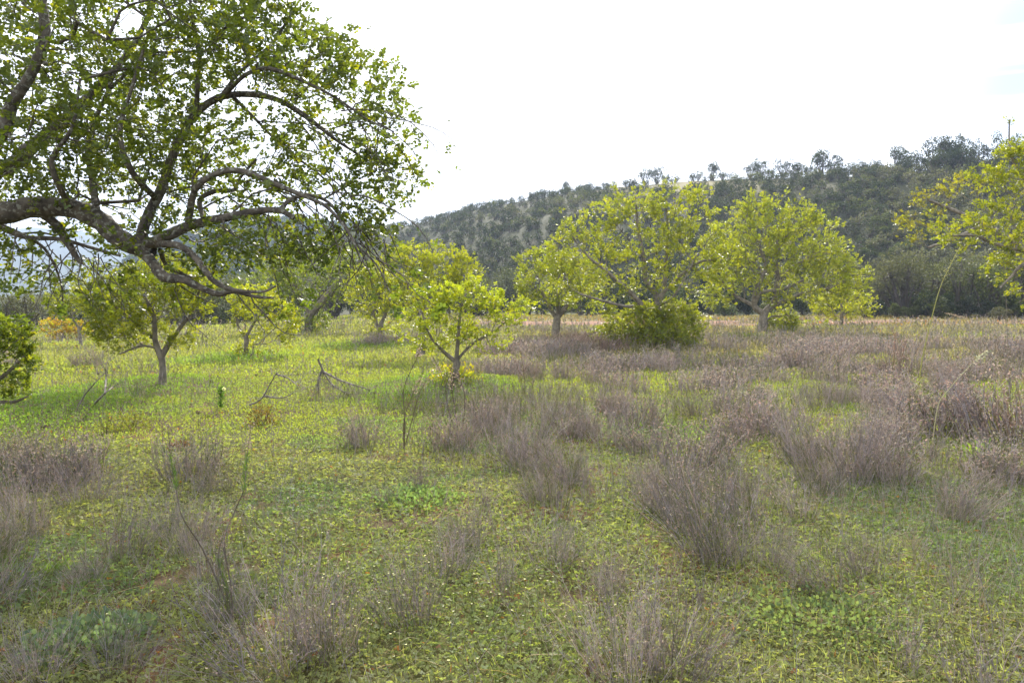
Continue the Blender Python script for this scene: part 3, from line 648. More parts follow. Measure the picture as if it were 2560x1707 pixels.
pxtree('carob_tree', 2740, 870, [[(2740, 870, 0, 16), (2730, 800, 0, 14), (2680, 700, 0, 11), (2560, 620, 0, 8), (2460, 560, 0, 6), (2370, 520, 0, 4), (2320, 500, 0, 3)], [(2460, 560, 0, 5), (2400, 590, 0, 4), (2320, 620, 0, 3)], [(2680, 700, 0, 8), (2760, 600, 0, 6)]],
       [(2330, 510, 55, 35, 1), (2400, 480, 50, 30, .8), (2330, 580, 60, 28, .9), (2270, 560, 28, 25, .3), (2700, 560, 160, 110, 6)], 24, np.array([.15, .15, .035]), 'sparse brownish carob twigs poking out behind the right border tree', seed=26, leaf=.07, per=5, tip_r=.007, tuft=.25, yellow=.3, group=GT)

# ---- the overhanging carob
def big_tree():
    Yb = 6.6
    def W(px, py, dy, r): return tuple(P(px, py, Yb + dy)) + (r * Yb / F,)
    bx = P(-760, 745, Yb + .6); base = (bx[0], bx[1], float(ground(bx[0], bx[1])))
    trunk = [(base[0], base[1], base[2] - .1, .30), (base[0] + .05, base[1], .7, .24), (base[0] + .15, base[1], 1.4, .21)]
    limbs = [trunk,
      [trunk[-1][:3] + (.17,), W(-560, 560, .4, 42), W(-300, 540, .2, 38), W(-120, 548, .1, 31), W(0, 535, 0, 27), (*P(90, 518, Yb)[:3], 25 * Yb / F), W(180, 522, 0, 24), W(245, 548, 0, 25), W(290, 590, 0, 25), W(345, 618, 0, 21), W(385, 622, 0, 18)],
      [trunk[-1][:3] + (.15,), W(-500, 450, 1.0, 38), W(-200, 420, 1.0, 32), W(0, 425, .9, 23), W(70, 375, .8, 18), W(160, 300, .7, 15), W(250, 215, .7, 11), W(330, 120, .7, 8), W(380, 20, .7, 5)],
      [trunk[-1][:3] + (.16,), W(-420, 420, -.4, 38), W(-150, 400, -.5, 30), W(-10, 345, -.5, 18), W(30, 260, -.5, 14), W(75, 190, -.5, 11), W(110, 100, -.5, 13), W(105, 0, -.4, 10), W(90, -120, -.4, 7)],
      # A
      [W(350, 610, 0, 14), W(365, 550, 0, 13), W(400, 480, .1, 12), W(428, 400, .15, 11), W(460, 330, .2, 11), W(490, 285, .2, 10), W(545, 245, .2, 9), W(620, 236, .3, 8), W(700, 252, .3, 7), W(775, 300, .3, 6), W(840, 350, .3, 4), W(910, 395, .35, 2.5), W(980, 435, .4, 1.5)],
      [W(490, 288, .2, 7), W(494, 220, .1, 6), W(497, 130, .1, 5), W(480, 40, .2, 4), W(470, -60, .2, 3)],
      [W(560, 240, .2, 6), W(610, 190, 0, 5), W(670, 172, -.1, 5), W(750, 200, -.2, 4), W(840, 245, -.2, 3), W(920, 300, -.2, 2), W(985, 330, -.2, 1.5)],
      [W(580, 240, .2, 5), W(640, 300, .5, 4), (*P(710, 370, Yb + .6), 3.5 * Yb / F), W(790, 430, .6, 3), W(870, 500, .6, 2)],
      [W(550, 245, .2, 5), W(600, 180, .6, 4), W(680, 110, .8, 4), W(720, 50, .8, 3), W(735, 20, .8, 2)],
      # B
      [W(350, 618, 0, 15), W(420, 590, -.1, 13), W(480, 562, -.1, 12), W(560, 545, -.2, 10), W(640, 528, -.2, 8), W(700, 527, -.2, 7), W(735, 545, -.2, 6)],
      [W(470, 565, -.1, 9), W(480, 500, -.2, 8), W(500, 460, -.3, 7), W(560, 428, -.3, 7), W(620, 432, -.3, 7), W(690, 462, -.3, 6), W(760, 490, -.3, 5), W(820, 520, -.3, 4), W(870, 580, -.3, 3), W(900, 640, -.3, 2), W(930, 690, -.3, 1.5)],
      [W(700, 527, -.2, 6), W(725, 500, -.1, 5), W(770, 488, 0, 5), W(820, 505, 0, 4), W(855, 550, 0, 3.5), W(890, 610, 0, 3), W(940, 660, 0, 2), W(975, 730, 0, 1.5)],
      [W(510, 555, -.1, 6), W(500, 500, .2, 6), W(540, 478, .3, 6), W(585, 475, .3, 5), W(600, 445, .3, 4), W(640, 400, .3, 3)],
      # C
      [W(345, 618, 0, 16), W(380, 655, -.1, 13), W(410, 692, -.2, 13), W(455, 698, -.2, 10), W(500, 718, -.2, 8), W(545, 735, -.2, 8), W(585, 728, -.2, 6), W(640, 742, -.2, 4), W(685, 745, -.2, 2.5)],
      [W(385, 612, 0, 9), W(440, 612, -.3, 8), W(485, 640, -.3, 8), W(515, 680, -.4, 7), W(545, 710, -.4, 6), W(600, 728, -.4, 5), W(660, 728, -.4, 3), W(690, 715, -.4, 2)],
      [W(400, 625, 0, 6), W(415, 660, .2, 6), W(455, 685, .2, 5), W(490, 700, .1, 4)],
      # D
      [W(100, 530, 0, 12), W(140, 560, .1, 11), W(165, 600, .1, 10), W(190, 640, .1, 7), W(205, 660, .1, 4)],
      [W(-20, 560, .3, 7), W(60, 592, .2, 6), W(150, 598, .1, 5), W(230, 620, .1, 4), W(300, 640, 0, 3)],
      [W(-40, 545, .3, 6), W(30, 575, .4, 5), W(110, 620, .4, 4), W(150, 700, .4, 2.5), W(155, 760, .4, 1.5), W(130, 800, .4, 1)],
      # more crown limbs
      [W(245, 548, 0, 9), W(230, 450, .5, 8), W(220, 350, .6, 7), W(260, 250, .6, 5), W(300, 150, .6, 4)],
      [W(395, 500, .1, 8), W(330, 430, -.4, 7), W(300, 330, -.5, 5), W(330, 220, -.5, 4), W(360, 120, -.5, 3)],
      [W(180, 522, 0, 8), W(150, 470, -.5, 7), W(130, 400, -.6, 6), W(180, 320, -.7, 4), W(200, 200, -.7, 3)]]
    B = []
    def bl(px, py, rx, ry, w, dy=0, rd=None): B.append((P(px, py, Yb + dy), (rx * Yb / F, (rd or 1.0), ry * Yb / F), w))
    bl(80, 150, 190, 170, 6.5, .2, 1.6); bl(250, 250, 200, 170, 7, 0, 1.5); bl(100, 380, 150, 90, 2.6, .3, 1.3); bl(420, 160, 170, 140, 4.6, .2, 1.2); bl(330, 400, 180, 90, 3.8, .1, 1.1)
    bl(560, 90, 150, 95, 3.6, .2, 1.0); bl(690, 60, 75, 65, 1.3, .5, .7); bl(650, 190, 140, 65, 1.9, .1, .8); bl(800, 150, 80, 60, 1.15, 0, .5); bl(890, 225, 80, 50, 1.2, -.1, .4); bl(955, 290, 40, 35, .5, -.1, .3)
    bl(790, 270, 140, 55, 1.0, .2, .6); bl(880, 350, 80, 60, .65, .3, .4); bl(985, 440, 34, 30, .4, .4, .2); bl(940, 420, 50, 40, .6, .35, .3); bl(985, 490, 25, 20, .15, .35, .2); bl(520, 400, 110, 60, 1.6, .3, .8); bl(690, 390, 125, 65, 1.3, .3, .7); bl(830, 460, 110, 60, .8, .1, .6)
    bl(580, 500, 160, 60, 1.9, .2, .8); bl(250, 500, 130, 50, 1.3, .4, .8); bl(60, 480, 120, 45, 1.0, .5, .9); bl(400, 600, 120, 45, 1.1, .3, .6); bl(640, 590, 180, 50, 1.8, .1, .7); bl(500, 660, 90, 35, .6, .2, .4)
    bl(120, 610, 130, 45, 1.0, .3, .7); bl(250, 680, 110, 40, .6, .4, .6); bl(90, 690, 60, 30, .35, .5, .4); bl(900, 545, 55, 45, .5, .3, .4); bl(300, 730, 80, 25, .25, .2, .4); bl(780, 610, 90, 50, .6, .3, .4); bl(640, 760, 30, 20, .06, .1, .2)
    # beyond the frame
    bl(150, -200, 400, 220, 8, .3, 1.6); bl(560, -120, 200, 120, 4, .3, 1.2); bl(-300, 200, 250, 330, 7, .3, 1.8); bl(-700, 150, 350, 350, 8, .3, 2.0); bl(-260, 560, 160, 80, 1.5, .4, 1)
    def extra(lg, tr, g):
        # bare hanging twigs at the lower edge of the crown
        st = [(870, 560), (900, 600), (880, 590), (920, 620), (850, 560), (940, 640), (960, 600), (840, 540), (40, 590), (100, 600), (60, 585), (150, 610), (130, 640), (250, 640), (190, 650), (620, 730), (800, 500), (760, 540), (690, 560), (740, 590), (20, 600), (860, 610), (910, 560), (180, 600), (230, 660), (450, 720)]
        for (a, b) in [(700, 252), (740, 275), (775, 300), (820, 335), (650, 300), (720, 370), (680, 460), (760, 490), (790, 430), (860, 260), (900, 300), (840, 245), (640, 530), (600, 430), (560, 430), (820, 510), (870, 500)] * 2:
            p = P(a + g.normal(0, 14), b + g.normal(0, 8), Yb + g.normal(.2, .2)); d = np.array([.9, g.normal(0, .3), -.15 + g.normal(0, .3)]); pts = [p]; L = .5 + .55 * g.random()
            for k in range(8):
                d = unit(d + g.normal(0, .10, 3) + np.array([0, 0, -.16])); pts.append(pts[-1] + d * L / 8)
            pts = np.array(pts); segs(tr, pts[:-1], pts[1:], np.linspace(.007, .0035, 8), np.linspace(.0065, .003, 8), (.2, .17, .14), 4)
            for k in range(2, 9):
                if g.random() < .75:
                    e = pts[k] + unit(d + g.normal(0, .8, 3)) * .10; segs(tr, pts[k][None], e[None], .003, .0015, (.2, .17, .14), 3)
                    m = 1; ld = unit(g.normal(0, .6, (m, 3)) + d); pinnate(lg, np.repeat(e[None], m, 0) + g.normal(0, .02, (m, 3)), ld, .038, 3, vary(np.array([.10, .135, .026]), m, .2, .1, g), True, g)
        for (a, b) in st:
            for q in range(2):
                p = P(a + g.normal(0, 12), b + g.normal(0, 8), Yb + g.normal(.1, .25)); d = np.array([g.normal(.25 if a > 600 else 0, .5), g.normal(0, .3), -.9]); pts = [p]; L = .35 + .45 * g.random()
                for k in range(6):
                    d = unit(d + g.normal(0, .22, 3) + np.array([0, 0, -.10 if k < 3 else .12])); pts.append(pts[-1] + d * L / 6)
                pts = np.array(pts); segs(tr, pts[:-1], pts[1:], np.linspace(.006, .003, 6), np.linspace(.0055, .0025, 6), (.2, .17, .14), 4)
                for k in (2, 4):
                    e = pts[k] + unit(d + g.normal(0, .7, 3)) * .12; segs(tr, pts[k][None], e[None], .003, .0015, (.2, .17, .14), 3)
                if g.random() < .35:
                    lp = pts[-1][None] + g.normal(0, .02, (4, 3)); ld = unit(g.normal(0, .6, (4, 3)) + d); pinnate(lg, lp, ld, .042, 3, np.tile(np.array([.09, .13, .025]), (4, 1)), True, g)
    return tree('overhanging_carob', base, limbs, B, 3000, np.array([.088, .118, .025]), 'large old carob with lichen-spotted limbs arching in from the left over the field', 'tree', None, leaf=.0345, per=5, pairs=3,
                tuft=.24, matb=M_barkbig, matl=M_bigleaf, six=True, seed=31, up=.2, yellow=.06, bf=.22, tip_r=.0028, sides=10, extra=extra, shell=.3)
big_tree()

# ------------------------------------------------------------------ tree line, hill scrub, ridge
def shrub_geo(R, H, nleaf, ls, col, seed, lobes=7, top=.5, trunk=0.0):
    g = Geo(); r = np.random.default_rng(seed); ctr = []
    for i in range(lobes):
        w = r.random() * 6.28; q = math.sqrt(r.random()) * .62; ctr.append((math.cos(w) * q * R, math.sin(w) * q * R, trunk + (H - trunk) * (.22 + .56 * r.random() * (1 - q * .5)), R * (.22 + .36 * r.random() ** 1.4) * (1 if lobes < 15 else .8), (H - trunk) * (.15 + .25 * r.random())))
    ctr = np.array(ctr); i = r.integers(0, lobes, nleaf); d = rdir(nleaf, r); d[:, 2] = np.where(d[:, 2] < -.45, -d[:, 2], d[:, 2])
    q = (.72 + .36 * r.random(nleaf) ** 1.3)[:, None]; p = ctr[i, :3] + d * np.stack([ctr[i, 3], ctr[i, 3], ctr[i, 4]], 1) * q
    p[:, 2] = np.maximum(p[:, 2], .03)
    a = unit(d * .7 + rdir(nleaf, r) + [0, 0, .3]); cl = .75 + .5 * r.random(lobes); c = vary(col, nleaf, .28, .08, r) * cl[i][:, None]
    l = ls * (.6 + .8 * r.random(nleaf)); leaf4(g, p, a, frame(a, r), l, l * .7, c)
    s = []; e = []
    for k in range(lobes):
        s.append([r.normal(0, R * .06), r.normal(0, R * .06), 0]); e.append(ctr[k, :3])
    s = np.array(s); e = np.array(e); mid = s * .5 + e * .5 + r.normal(0, R * .06, s.shape); mid[:, 2] = np.maximum(mid[:, 2], trunk * .8)
    th = .05 * R; segs(g, s, mid, th, th * .7, (.12, .10, .08), 5); segs(g, mid, e, th * .7, th * .3, (.12, .10, .08), 4)
    for _ in range(3):
        k2 = r.integers(0, lobes, lobes * 2); e2 = ctr[k2, :3] + rdir(lobes * 2, r) * ctr[k2, 3:4] * .9; segs(g, ctr[k2, :3], e2, th * .3, th * .1, (.12, .10, .08), 3)
    return g
DK = np.array([.036, .047, .018]); GY = np.array([.108, .110, .058]); MG = np.array([.085, .10, .032])
def protos(n, **k):
    out = []
    for i in range(n):
        kk = dict(k); kk['seed'] = k['seed'] + i; o = shrub_geo(**kk).build('shrub', M_far); COL.objects.unlink(o); out.append(o)
    return out
def place(pr, x, y, s, name, label, cat, group, sz=1.0, sink=.1):
    o = pr[rng.integers(len(pr))].copy(); COL.objects.link(o); o.name = name; o.location = (x, y, float(ground(x, y)) - sink); o.rotation_euler = (0, 0, rng.random() * 6.28); o.scale = (s * (.85 + .3 * rng.random()), s, s * sz)
    return tag(o, label, cat, group)
s_dk = protos(4, R=1.5, H=2.2, nleaf=1300, ls=.15, col=DK, seed=300)
s_gy = protos(4, R=1.7, H=2.9, nleaf=1300, ls=.14, col=GY, seed=320)
s_mg = protos(4, R=1.5, H=2.3, nleaf=1300, ls=.15, col=MG, seed=340)
t_dk = protos(4, R=2.6, H=5.0, nleaf=1500, ls=.20, col=DK * 1.3, seed=360, lobes=9, trunk=.4)
t_gy = protos(4, R=3.0, H=5.4, nleaf=3800, ls=.14, col=np.array([.125, .13, .062]), seed=380, lobes=17, trunk=.5)
t_mg = protos(3, R=3.0, H=5.2, nleaf=3600, ls=.15, col=np.array([.10, .115, .03]), seed=400, lobes=17, trunk=.6)
def slopept(px, f):
    """point on the hill above image column px at fraction f between foot and crest"""
    phi = math.atan((px - 1280) / F); B = np.interp(phi, R_phi[[0, 3, 8, 17]], [120, 105, 82, 74]); R = np.interp(phi, R_phi, R_Y); Y = B + (R - B) * f
    return math.tan(phi) * Y, Y
# ridge trees on the skyline
RT = [(1415, .7), (1470, .6), (1610, .85), (1640, .8), (1660, .6), (1740, .5), (1775, .8), (1800, .5), (1870, .8), (1895, .95), (1920, .75), (1950, .95), (1990, .7), (2015, 1.0), (2045, 1.25), (2070, .9), (2130, 1.1), (2160, 1.0), (2185, .8), (2235, 1.1), (2260, 1.0), (2290, .9), (2330, 1.1), (2365, 1.15), (2400, 1.0), (2430, 1.2), (2470, 1.0), (2500, 1.2), (2540, 1.0), (2580, 1.1), (2640, 1.1), (2700, 1.2), (1560, .5), (1690, .5)]
for (px, s) in RT:
    x, y = slopept(px, .97 + .05 * rng.random()); place(t_dk, x, y, s * (.55 + .6 * rng.random()), 'ridge_tree', 'small dark tree silhouetted on the crest of the hill', 'tree', 'trees along the hill crest')
for k in range(22):
    px = 2000 + 800 * rng.random(); x, y = slopept(px, .80 + .18 * rng.random()); place(t_dk, x, y, .5 + .4 * rng.random(), 'slope_tree', 'dark tree crowded on the upper slope below the crest at right', 'tree', 'trees on the upper slope')
# tree line at the foot of the hill
for (px, Y, s, pr, lab) in [(2190, 70, .95, t_gy, 'grey-green olive-like tree standing leftmost of the thicket at the right'), (2260, 67, 1.12, t_gy, 'pale olive-green tree with rounded top in the right thicket'), (2330, 69, 1.12, t_mg, 'green tree with yellowish top in the middle of the right thicket'), (2400, 66, 1.1, t_gy, 'grey-green tree behind the tip of the tall pale stalk'),
                            (2460, 64, 1.0, t_mg, 'dark green tree right of the tall pale stalk in the thicket'), (2530, 66, 1.15, t_gy, 'grey tree of the thicket at the right border'), (2610, 66, 1.1, t_mg, 'tree of the thicket past the right border'),
                            (1270, 88, 1.0, t_gy, 'silvery olive tree between the small bright carob and the pale green one'), (60, 46, .55, t_gy, 'dark grey-green tree at the far left edge'), (330, 62, .95, t_gy, 'grey hazy tree rising behind the left meadow carob'),
                            (150, 58, .62, t_gy, 'grey tree behind the orange bush'), (560, 60, .85, t_mg, 'green tree behind the small yellow carob'), (1190, 80, .9, t_mg, 'dull green tree behind the carobs left of the silvery olive'), (-60, 44, .55, t_mg, 'bushy tree at the far left border')]:
    x = (px - 1280) / F * Y; place(pr, x, Y, s, 'thicket_tree', lab, 'tree', None)
for k in range(16):
    px = 420 + 830 * (k + rng.random()) / 16; Y = 58 + 16 * rng.random(); place(t_mg if rng.random() < .6 else t_dk, (px - 1280) / F * Y, Y, .62 + .4 * rng.random(), 'background_tree', 'dull green tree in the row behind the carobs left of the photo centre', 'tree', 'tree row behind the left carobs')
for k in range(62):
    px = 640 + 2050 * (k + rng.random()) / 62; Y = 69 + 6 * rng.random() + (10 if px < 1150 else 0); x = (px - 1280) / F * Y
    place(s_dk if rng.random() < .75 else s_mg, x, Y, (.55 + .8 * rng.random()), 'hedge_shrub', 'dark shrub in the row along the foot of the hill', 'shrub', 'shrubs along the foot of the hill')
for k in range(14):
    px = 2150 + 520 * (k + rng.random()) / 14; Y = 61 + 3 * rng.random(); place(s_dk if rng.random() < .6 else s_mg, (px - 1280) / F * Y, Y, .5 + .6 * rng.random(), 'thicket_shrub', 'dark shrub at the foot of the right thicket', 'shrub', 'shrubs at the foot of the right thicket')
for k in range(16):
    px = -100 + 720 * (k + rng.random()) / 16; Y = 52 + 9 * rng.random(); x = (px - 1280) / F * Y
    place(s_dk if rng.random() < .5 else s_gy, x, Y, (.6 + .4 * rng.random()), 'hedge_shrub', 'low shrub at the back of the left meadow', 'shrub', 'shrubs at the back of the left meadow')
pxx = (2498 - 1280) / F * 57; place(s_gy, pxx, 57, .5, 'round_bush', 'small round grey bush on the field edge near the right border', 'bush', None, sz=.8)
# hillside shrubs: the nearest as objects
def hill_keep(px, f):
    x, y = slopept(px, f); t = float(fbm(x, y, 20, 61)); clear = math.exp(-((math.degrees(math.atan((px - 1280) / F)) - 13) / 6.5) ** 2) * (1 if f > .80 else 0)
    return rng.random() > clear * .88 and rng.random() > max(0, (t - .62) * 1.5)
cnt = 0; pts = []
while len(pts) < 5000:
    px = 560 + 2350 * rng.random(); f = .02 + 1.0 * rng.random()
    if not hill_keep(px, f): continue
    x, y = slopept(px, f); pts.append((x, y, px, f))
pts = np.array(pts); order = np.argsort(pts[:, 1])
lim = {'dark_shrub': 0, 'grey_shrub': 0, 'green_shrub': 0}; rest = []
for i in order:
    x, y, px, f = pts[i]; k = fbm(x, y, 26, 140) + rng.normal(0, .10)
    nm, pr, lab, grp = ('grey_shrub', s_gy, 'grey-olive rounded shrub on the hillside', 'grey shrubs on the hillside') if k > .55 else (('dark_shrub', s_dk, 'dark green low shrub on the hillside', 'dark shrubs on the hillside') if k < .46 else ('green_shrub', s_mg, 'dull green shrub on the hillside', 'green shrubs on the hillside'))
    if lim[nm] < 230 and px < 2620: lim[nm] += 1; place(pr, x, y, .28 + .85 * rng.random() ** 2, nm, lab, 'shrub', grp, sink=.15)
    else: rest.append((x, y, nm))
def lumps(items, nleaf, ls, name, label, smin, smax, cols, hmul=1.0):
    g = Geo(); protog = []
    for nm, c in cols.items():
        for i in range(3): protog.append((nm, shrub_geo(1.55, 2.4 * hmul, nleaf, ls, c, 500 + i, lobes=6)))
    for (x, y, nm) in items:
        q = [p for p in protog if p[0] == nm]; pg = q[rng.integers(3)][1]; s = smin + (smax - smin) * rng.random(); w = rng.random() * 6.28; z = float(ground(x, y)) - .15; k = .75 + .5 * rng.random()
        V = np.concatenate(pg.v); C = np.concatenate(pg.c); R = np.array([[math.cos(w), math.sin(w), 0], [-math.sin(w), math.cos(w), 0], [0, 0, 1]]); V = V @ R * s + [x, y, z]
        n0 = g.n; g.v.append(V.astype(np.float32)); g.c.append((C * [k, k, k, 1]).astype(np.float32)); g.n += len(V)
        for key, fl in pg.f.items(): g.f.setdefault(key, []).append(np.concatenate(fl) + n0)
    o = g.build(name, M_far); return tag(o, label, 'scrub', kind='stuff')
lumps(rest, 150, .26, 'hill_scrub', 'mass of scrub covering the upper hillside', .35, 1.0, {'grey_shrub': GY, 'dark_shrub': DK, 'green_shrub': MG})
# wooded middle hill, far left
it = []
for k in range(1500):
    px = 320 + 830 * rng.random(); Y = 300 + 235 * rng.random(); it.append(((px - 1280) / F * Y, Y, 'dark_shrub' if rng.random() < .7 else 'green_shrub'))
lumps(it, 90, .9, 'distant_wood', 'dark wooded slope of the middle distance', 1.6, 3.4, {'dark_shrub': DK, 'green_shrub': MG})

# ------------------------------------------------------------------ two white houses on the far ridge
def mat_plain(name, c, r=.8):
    m, nt, out = new_mat(name); N = nt.nodes.new; b = N('ShaderNodeBsdfPrincipled'); n = N('ShaderNodeTexNoise'); n.inputs['Scale'].default_value = 3
    rr = N('ShaderNodeValToRGB'); rr.color_ramp.elements[0].color = (*[v * .85 for v in c], 1); rr.color_ramp.elements[1].color = (*c, 1); nt.links.new(n.outputs['Fac'], rr.inputs[0]); nt.links.new(rr.outputs[0], b.inputs['Base Color'])
    b.inputs['Roughness'].default_value = r; nt.links.new(b.outputs[0], out.inputs['Surface']); return m
MW = mat_plain('white_render', (.8, .79, .76)); MR = mat_plain('roof_tile', (.4, .2, .12)); MGl = mat_plain('window_glass', (.05, .06, .07), .15)
def box(g, x0, x1, y0, y1, z0, z1):
    v = [(x, y, z) for x in (x0, x1) for y in (y0, y1) for z in (z0, z1)]
    g.add(np.array(v), np.array([[0, 1, 3, 2], [4, 6, 7, 5], [0, 4, 5, 1], [2, 3, 7, 6], [0, 2, 6, 4], [1, 5, 7, 3]]), (.8, .8, .8))
for (px, w, h, lab) in [(700, 15, 5.5, 'larger white villa on the far ridge, seen through the hanging twigs'), (788, 11, 4.5, 'smaller white villa on the far ridge at the edge of the hill')]:
    Y = 500; x = (px - 1280) / F * Y; z = float(ground(x, Y)) + .5; r = empty('villa', (x, Y, z), lab, 'house')
    g = Geo(); box(g, -w / 2, w / 2, 0, 8, -2, h); g.build('wall', MW, r)
    g = Geo(); v = np.array([(-w / 2 - .5, -.5, h), (w / 2 + .5, -.5, h), (w / 2 + .5, 8.5, h), (-w / 2 - .5, 8.5, h), (-w / 2 + 2, 4, h + 2), (w / 2 - 2, 4, h + 2)])
    g.add(v, np.array([[0, 1, 5, 4], [2, 3, 4, 5]]), (.4, .2, .1)); g.add(v, np.array([[1, 2, 5], [3, 0, 4]]), (.4, .2, .1)); g.add(v, np.array([[3, 2, 1, 0]]), (.4, .2, .1)); g.build('roof', MR, r)
    for i in range(3):
        g = Geo(); cx = -w / 3 + i * w / 3; box(g, cx - .8, cx + .8, -.06, .05, 1.2, 3.0); g.build('window', MGl, r)

# ------------------------------------------------------------------ single plants
def stalk(name, pts_px, Y, r0, r1, col, label, cat='stalk', head=None, dys=None):
    pts = [P(a, b, Y + (dys[i] if dys else 0)) for i, (a, b) in enumerate(pts_px)]; pts[0][2] = float(ground(pts[0][0], pts[0][1])) - .02; base = pts[0].copy()
    g = Geo(); tube(g, pts, np.linspace(r0, r1, len(pts)), 6, col=col)
    if head: head(g, pts)
    o = g.build(name, M_dry, recenter=base); o.location = base; return tag(o, label, cat)
def plume(n, L, size, c):
    def f(g, pts):
        d = unit(pts[-1] - pts[-2]); t = rng.random((n, 1)); p = pts[-1] - d * L * t + rng.normal(0, .012, (n, 3)); a = unit(rdir(n) + d * .6); leaf4(g, p, a, frame(a), size, size * .5, vary(np.array(c), n, .25, .08))
    return f
yy = onground(2288, 1075)[1]
stalk('tall_grass_stalk', [(2288, 1075), (2292, 1000), (2305, 900), (2328, 800), (2350, 720), (2375, 665), (2402, 612)], yy, .010, .0035, (.36, .36, .13), 'tallest pale yellow-green grass stalk, curving right in front of the thicket', head=plume(40, .5, .02, (.38, .36, .14)))
stalk('drooping_grass_stalk', [(2330, 1080), (2345, 1015), (2375, 970), (2410, 930), (2450, 890), (2475, 880)], yy - 1.2, .006, .0025, (.42, .42, .26), 'pale arching grass stalk with a small tuft, before the broad mauve bush', head=plume(60, .18, .025, (.40, .42, .28)))
stalk('drooping_grass_stalk', [(2285, 930), (2300, 870), (2325, 830), (2360, 800), (2395, 790), (2420, 796)], 19, .009, .004, (.34, .27, .2), 'brownish feathery stalk nodding right behind the tall pale stalk', head=plume(120, .6, .03, (.33, .26, .2)))
stalk('bare_stalk', [(2530, 1040), (2522, 960), (2520, 880), (2515, 740)], 13, .007, .003, (.26, .22, .17), 'thin bare upright stalk near the right border')
for i, (a, b, c, d, lab) in enumerate([(1505, 815, 1500, 868, ''), ]): pass
stalk('bent_straw', [(1610, 925), (1620, 890), (1640, 868), (1665, 858)], 20, .008, .004, (.45, .38, .3), 'pale bent straw in front of the leafy foot of the biggest tree')
stalk('fallen_straw', [(2560, 1445), (2500, 1425), (2450, 1415), (2400, 1412)], 4.7, .0025, .0015, (.5, .46, .34), 'pale straw lying across the clover at the right border')
def hero_plant(name, base, stems, Y, label, col, gcol=None, tip=(.34, .26, .22), th=.006, spike=.22, cat='wild plant'):
    bx, by = base; bp = P(bx, by, Y); bp[2] = float(ground(bp[0], bp[1])); r = empty(name, tuple(bp), label, cat)
    for st in stems:
        pts = [bp + [0, 0, -.02]] + [P(a, b, Y + rng.normal(0, .06)) for (a, b) in st]; g = Geo(); tube(g, pts, np.linspace(th, th * .35, len(pts)), 6, col=col)
        # side twigs
        for k in range(7):
            i = rng.integers(1, len(pts) - 1) if len(pts) > 2 else 0; t = rng.random(); o = pts[i] * (1 - t) + pts[min(i + 1, len(pts) - 1)] * t; e = o + unit(rng.normal(0, .5, 3) + [0, 0, .8]) * (.05 + .1 * rng.random()) * Y / 5
            segs(g, o[None], e[None], th * .3, th * .15, np.array(col))
        g.build('stem', M_dry, r, recenter=bp)
        d = unit(pts[-1] - pts[-2]); n = 70; t = rng.random((n, 1)); g = Geo(); p = pts[-1] - d * spike * t + rng.normal(0, .011, (n, 3)) * Y / 5; a = unit(rdir(n) + d * .8); leaf4(g, p, a, frame(a), .013 * Y / 5 * (.5 if Y > 9 else 1), .007 * Y / 5 * (.5 if Y > 9 else 1), vary(np.array(tip), n, .25, .08)); g.build('seed_spike', M_dry, r, recenter=bp)
        if gcol is not None:
            n = 110; g = Geo(); i = len(pts) - 2; o = pts[i]; q = pts[i - 1]; t = rng.random((n, 1)); p = o + (q - o) * t * 1.1; a = unit(rdir(n) * .6 + [0, 0, 1.0]); leaf4(g, p, a, frame(a), .035, .003, vary(np.array(gcol), n, .3, .1)); g.build('foliage', M_clover, r, recenter=bp)
yb = onground(585, 1560)[1]
hero_plant('twin_stemmed_sapling', (585, 1560), [[(555, 1480), (505, 1370), (455, 1290), (440, 1220), (425, 1130), (422, 1060)], [(575, 1450), (560, 1350), (590, 1270), (610, 1220), (618, 1140), (628, 1060)], [(570, 1490), (545, 1400), (560, 1330)]], yb, 'tall thin twin-stemmed sapling with pinkish seed tips at lower left', (.20, .16, .13), (.12, .19, .05), th=.004, spike=.14)
ys = onground(1075, 1120)[1]
hero_plant('seed_stalks', (1010, 1130), [[(1012, 1050), (1010, 970), (1040, 900), (1050, 870)], [(1010, 1050), (1030, 990), (1055, 940)], [(1030, 1050), (1050, 980), (1080, 930)]], ys, 'slender seed stalks with pinkish tips left of the small bright carob', (.16, .12, .09), None, th=.006, spike=.2)
hero_plant('seed_stalks', (1150, 1110), [[(1120, 1020), (1110, 950), (1078, 885)], [(1135, 1010), (1128, 960), (1130, 915)], [(1160, 1040), (1160, 980), (1142, 930)]], ys + .3, 'crossing dark seed stalks with pinkish tips before the trunk of the small bright carob', (.14, .11, .09), None, th=.006, spike=.26)
hero_plant('seed_stalks', (1310, 1010), [[(1305, 960), (1292, 910)], [(1312, 960), (1308, 915)], [(1330, 970), (1338, 925)]], ys + 4, 'three short pinkish seed spikes right of the small bright carob', (.2, .14, .1), None, th=.007, spike=.25)
hero_plant('seed_stalks', (2240, 960), [[(2235, 900), (2238, 830)], [(2250, 910), (2265, 850)]], 17, 'reddish seed stalks in the weeds left of the tall pale stalk', (.26, .15, .1), None, tip=(.36, .2, .14), th=.01, spike=.5)
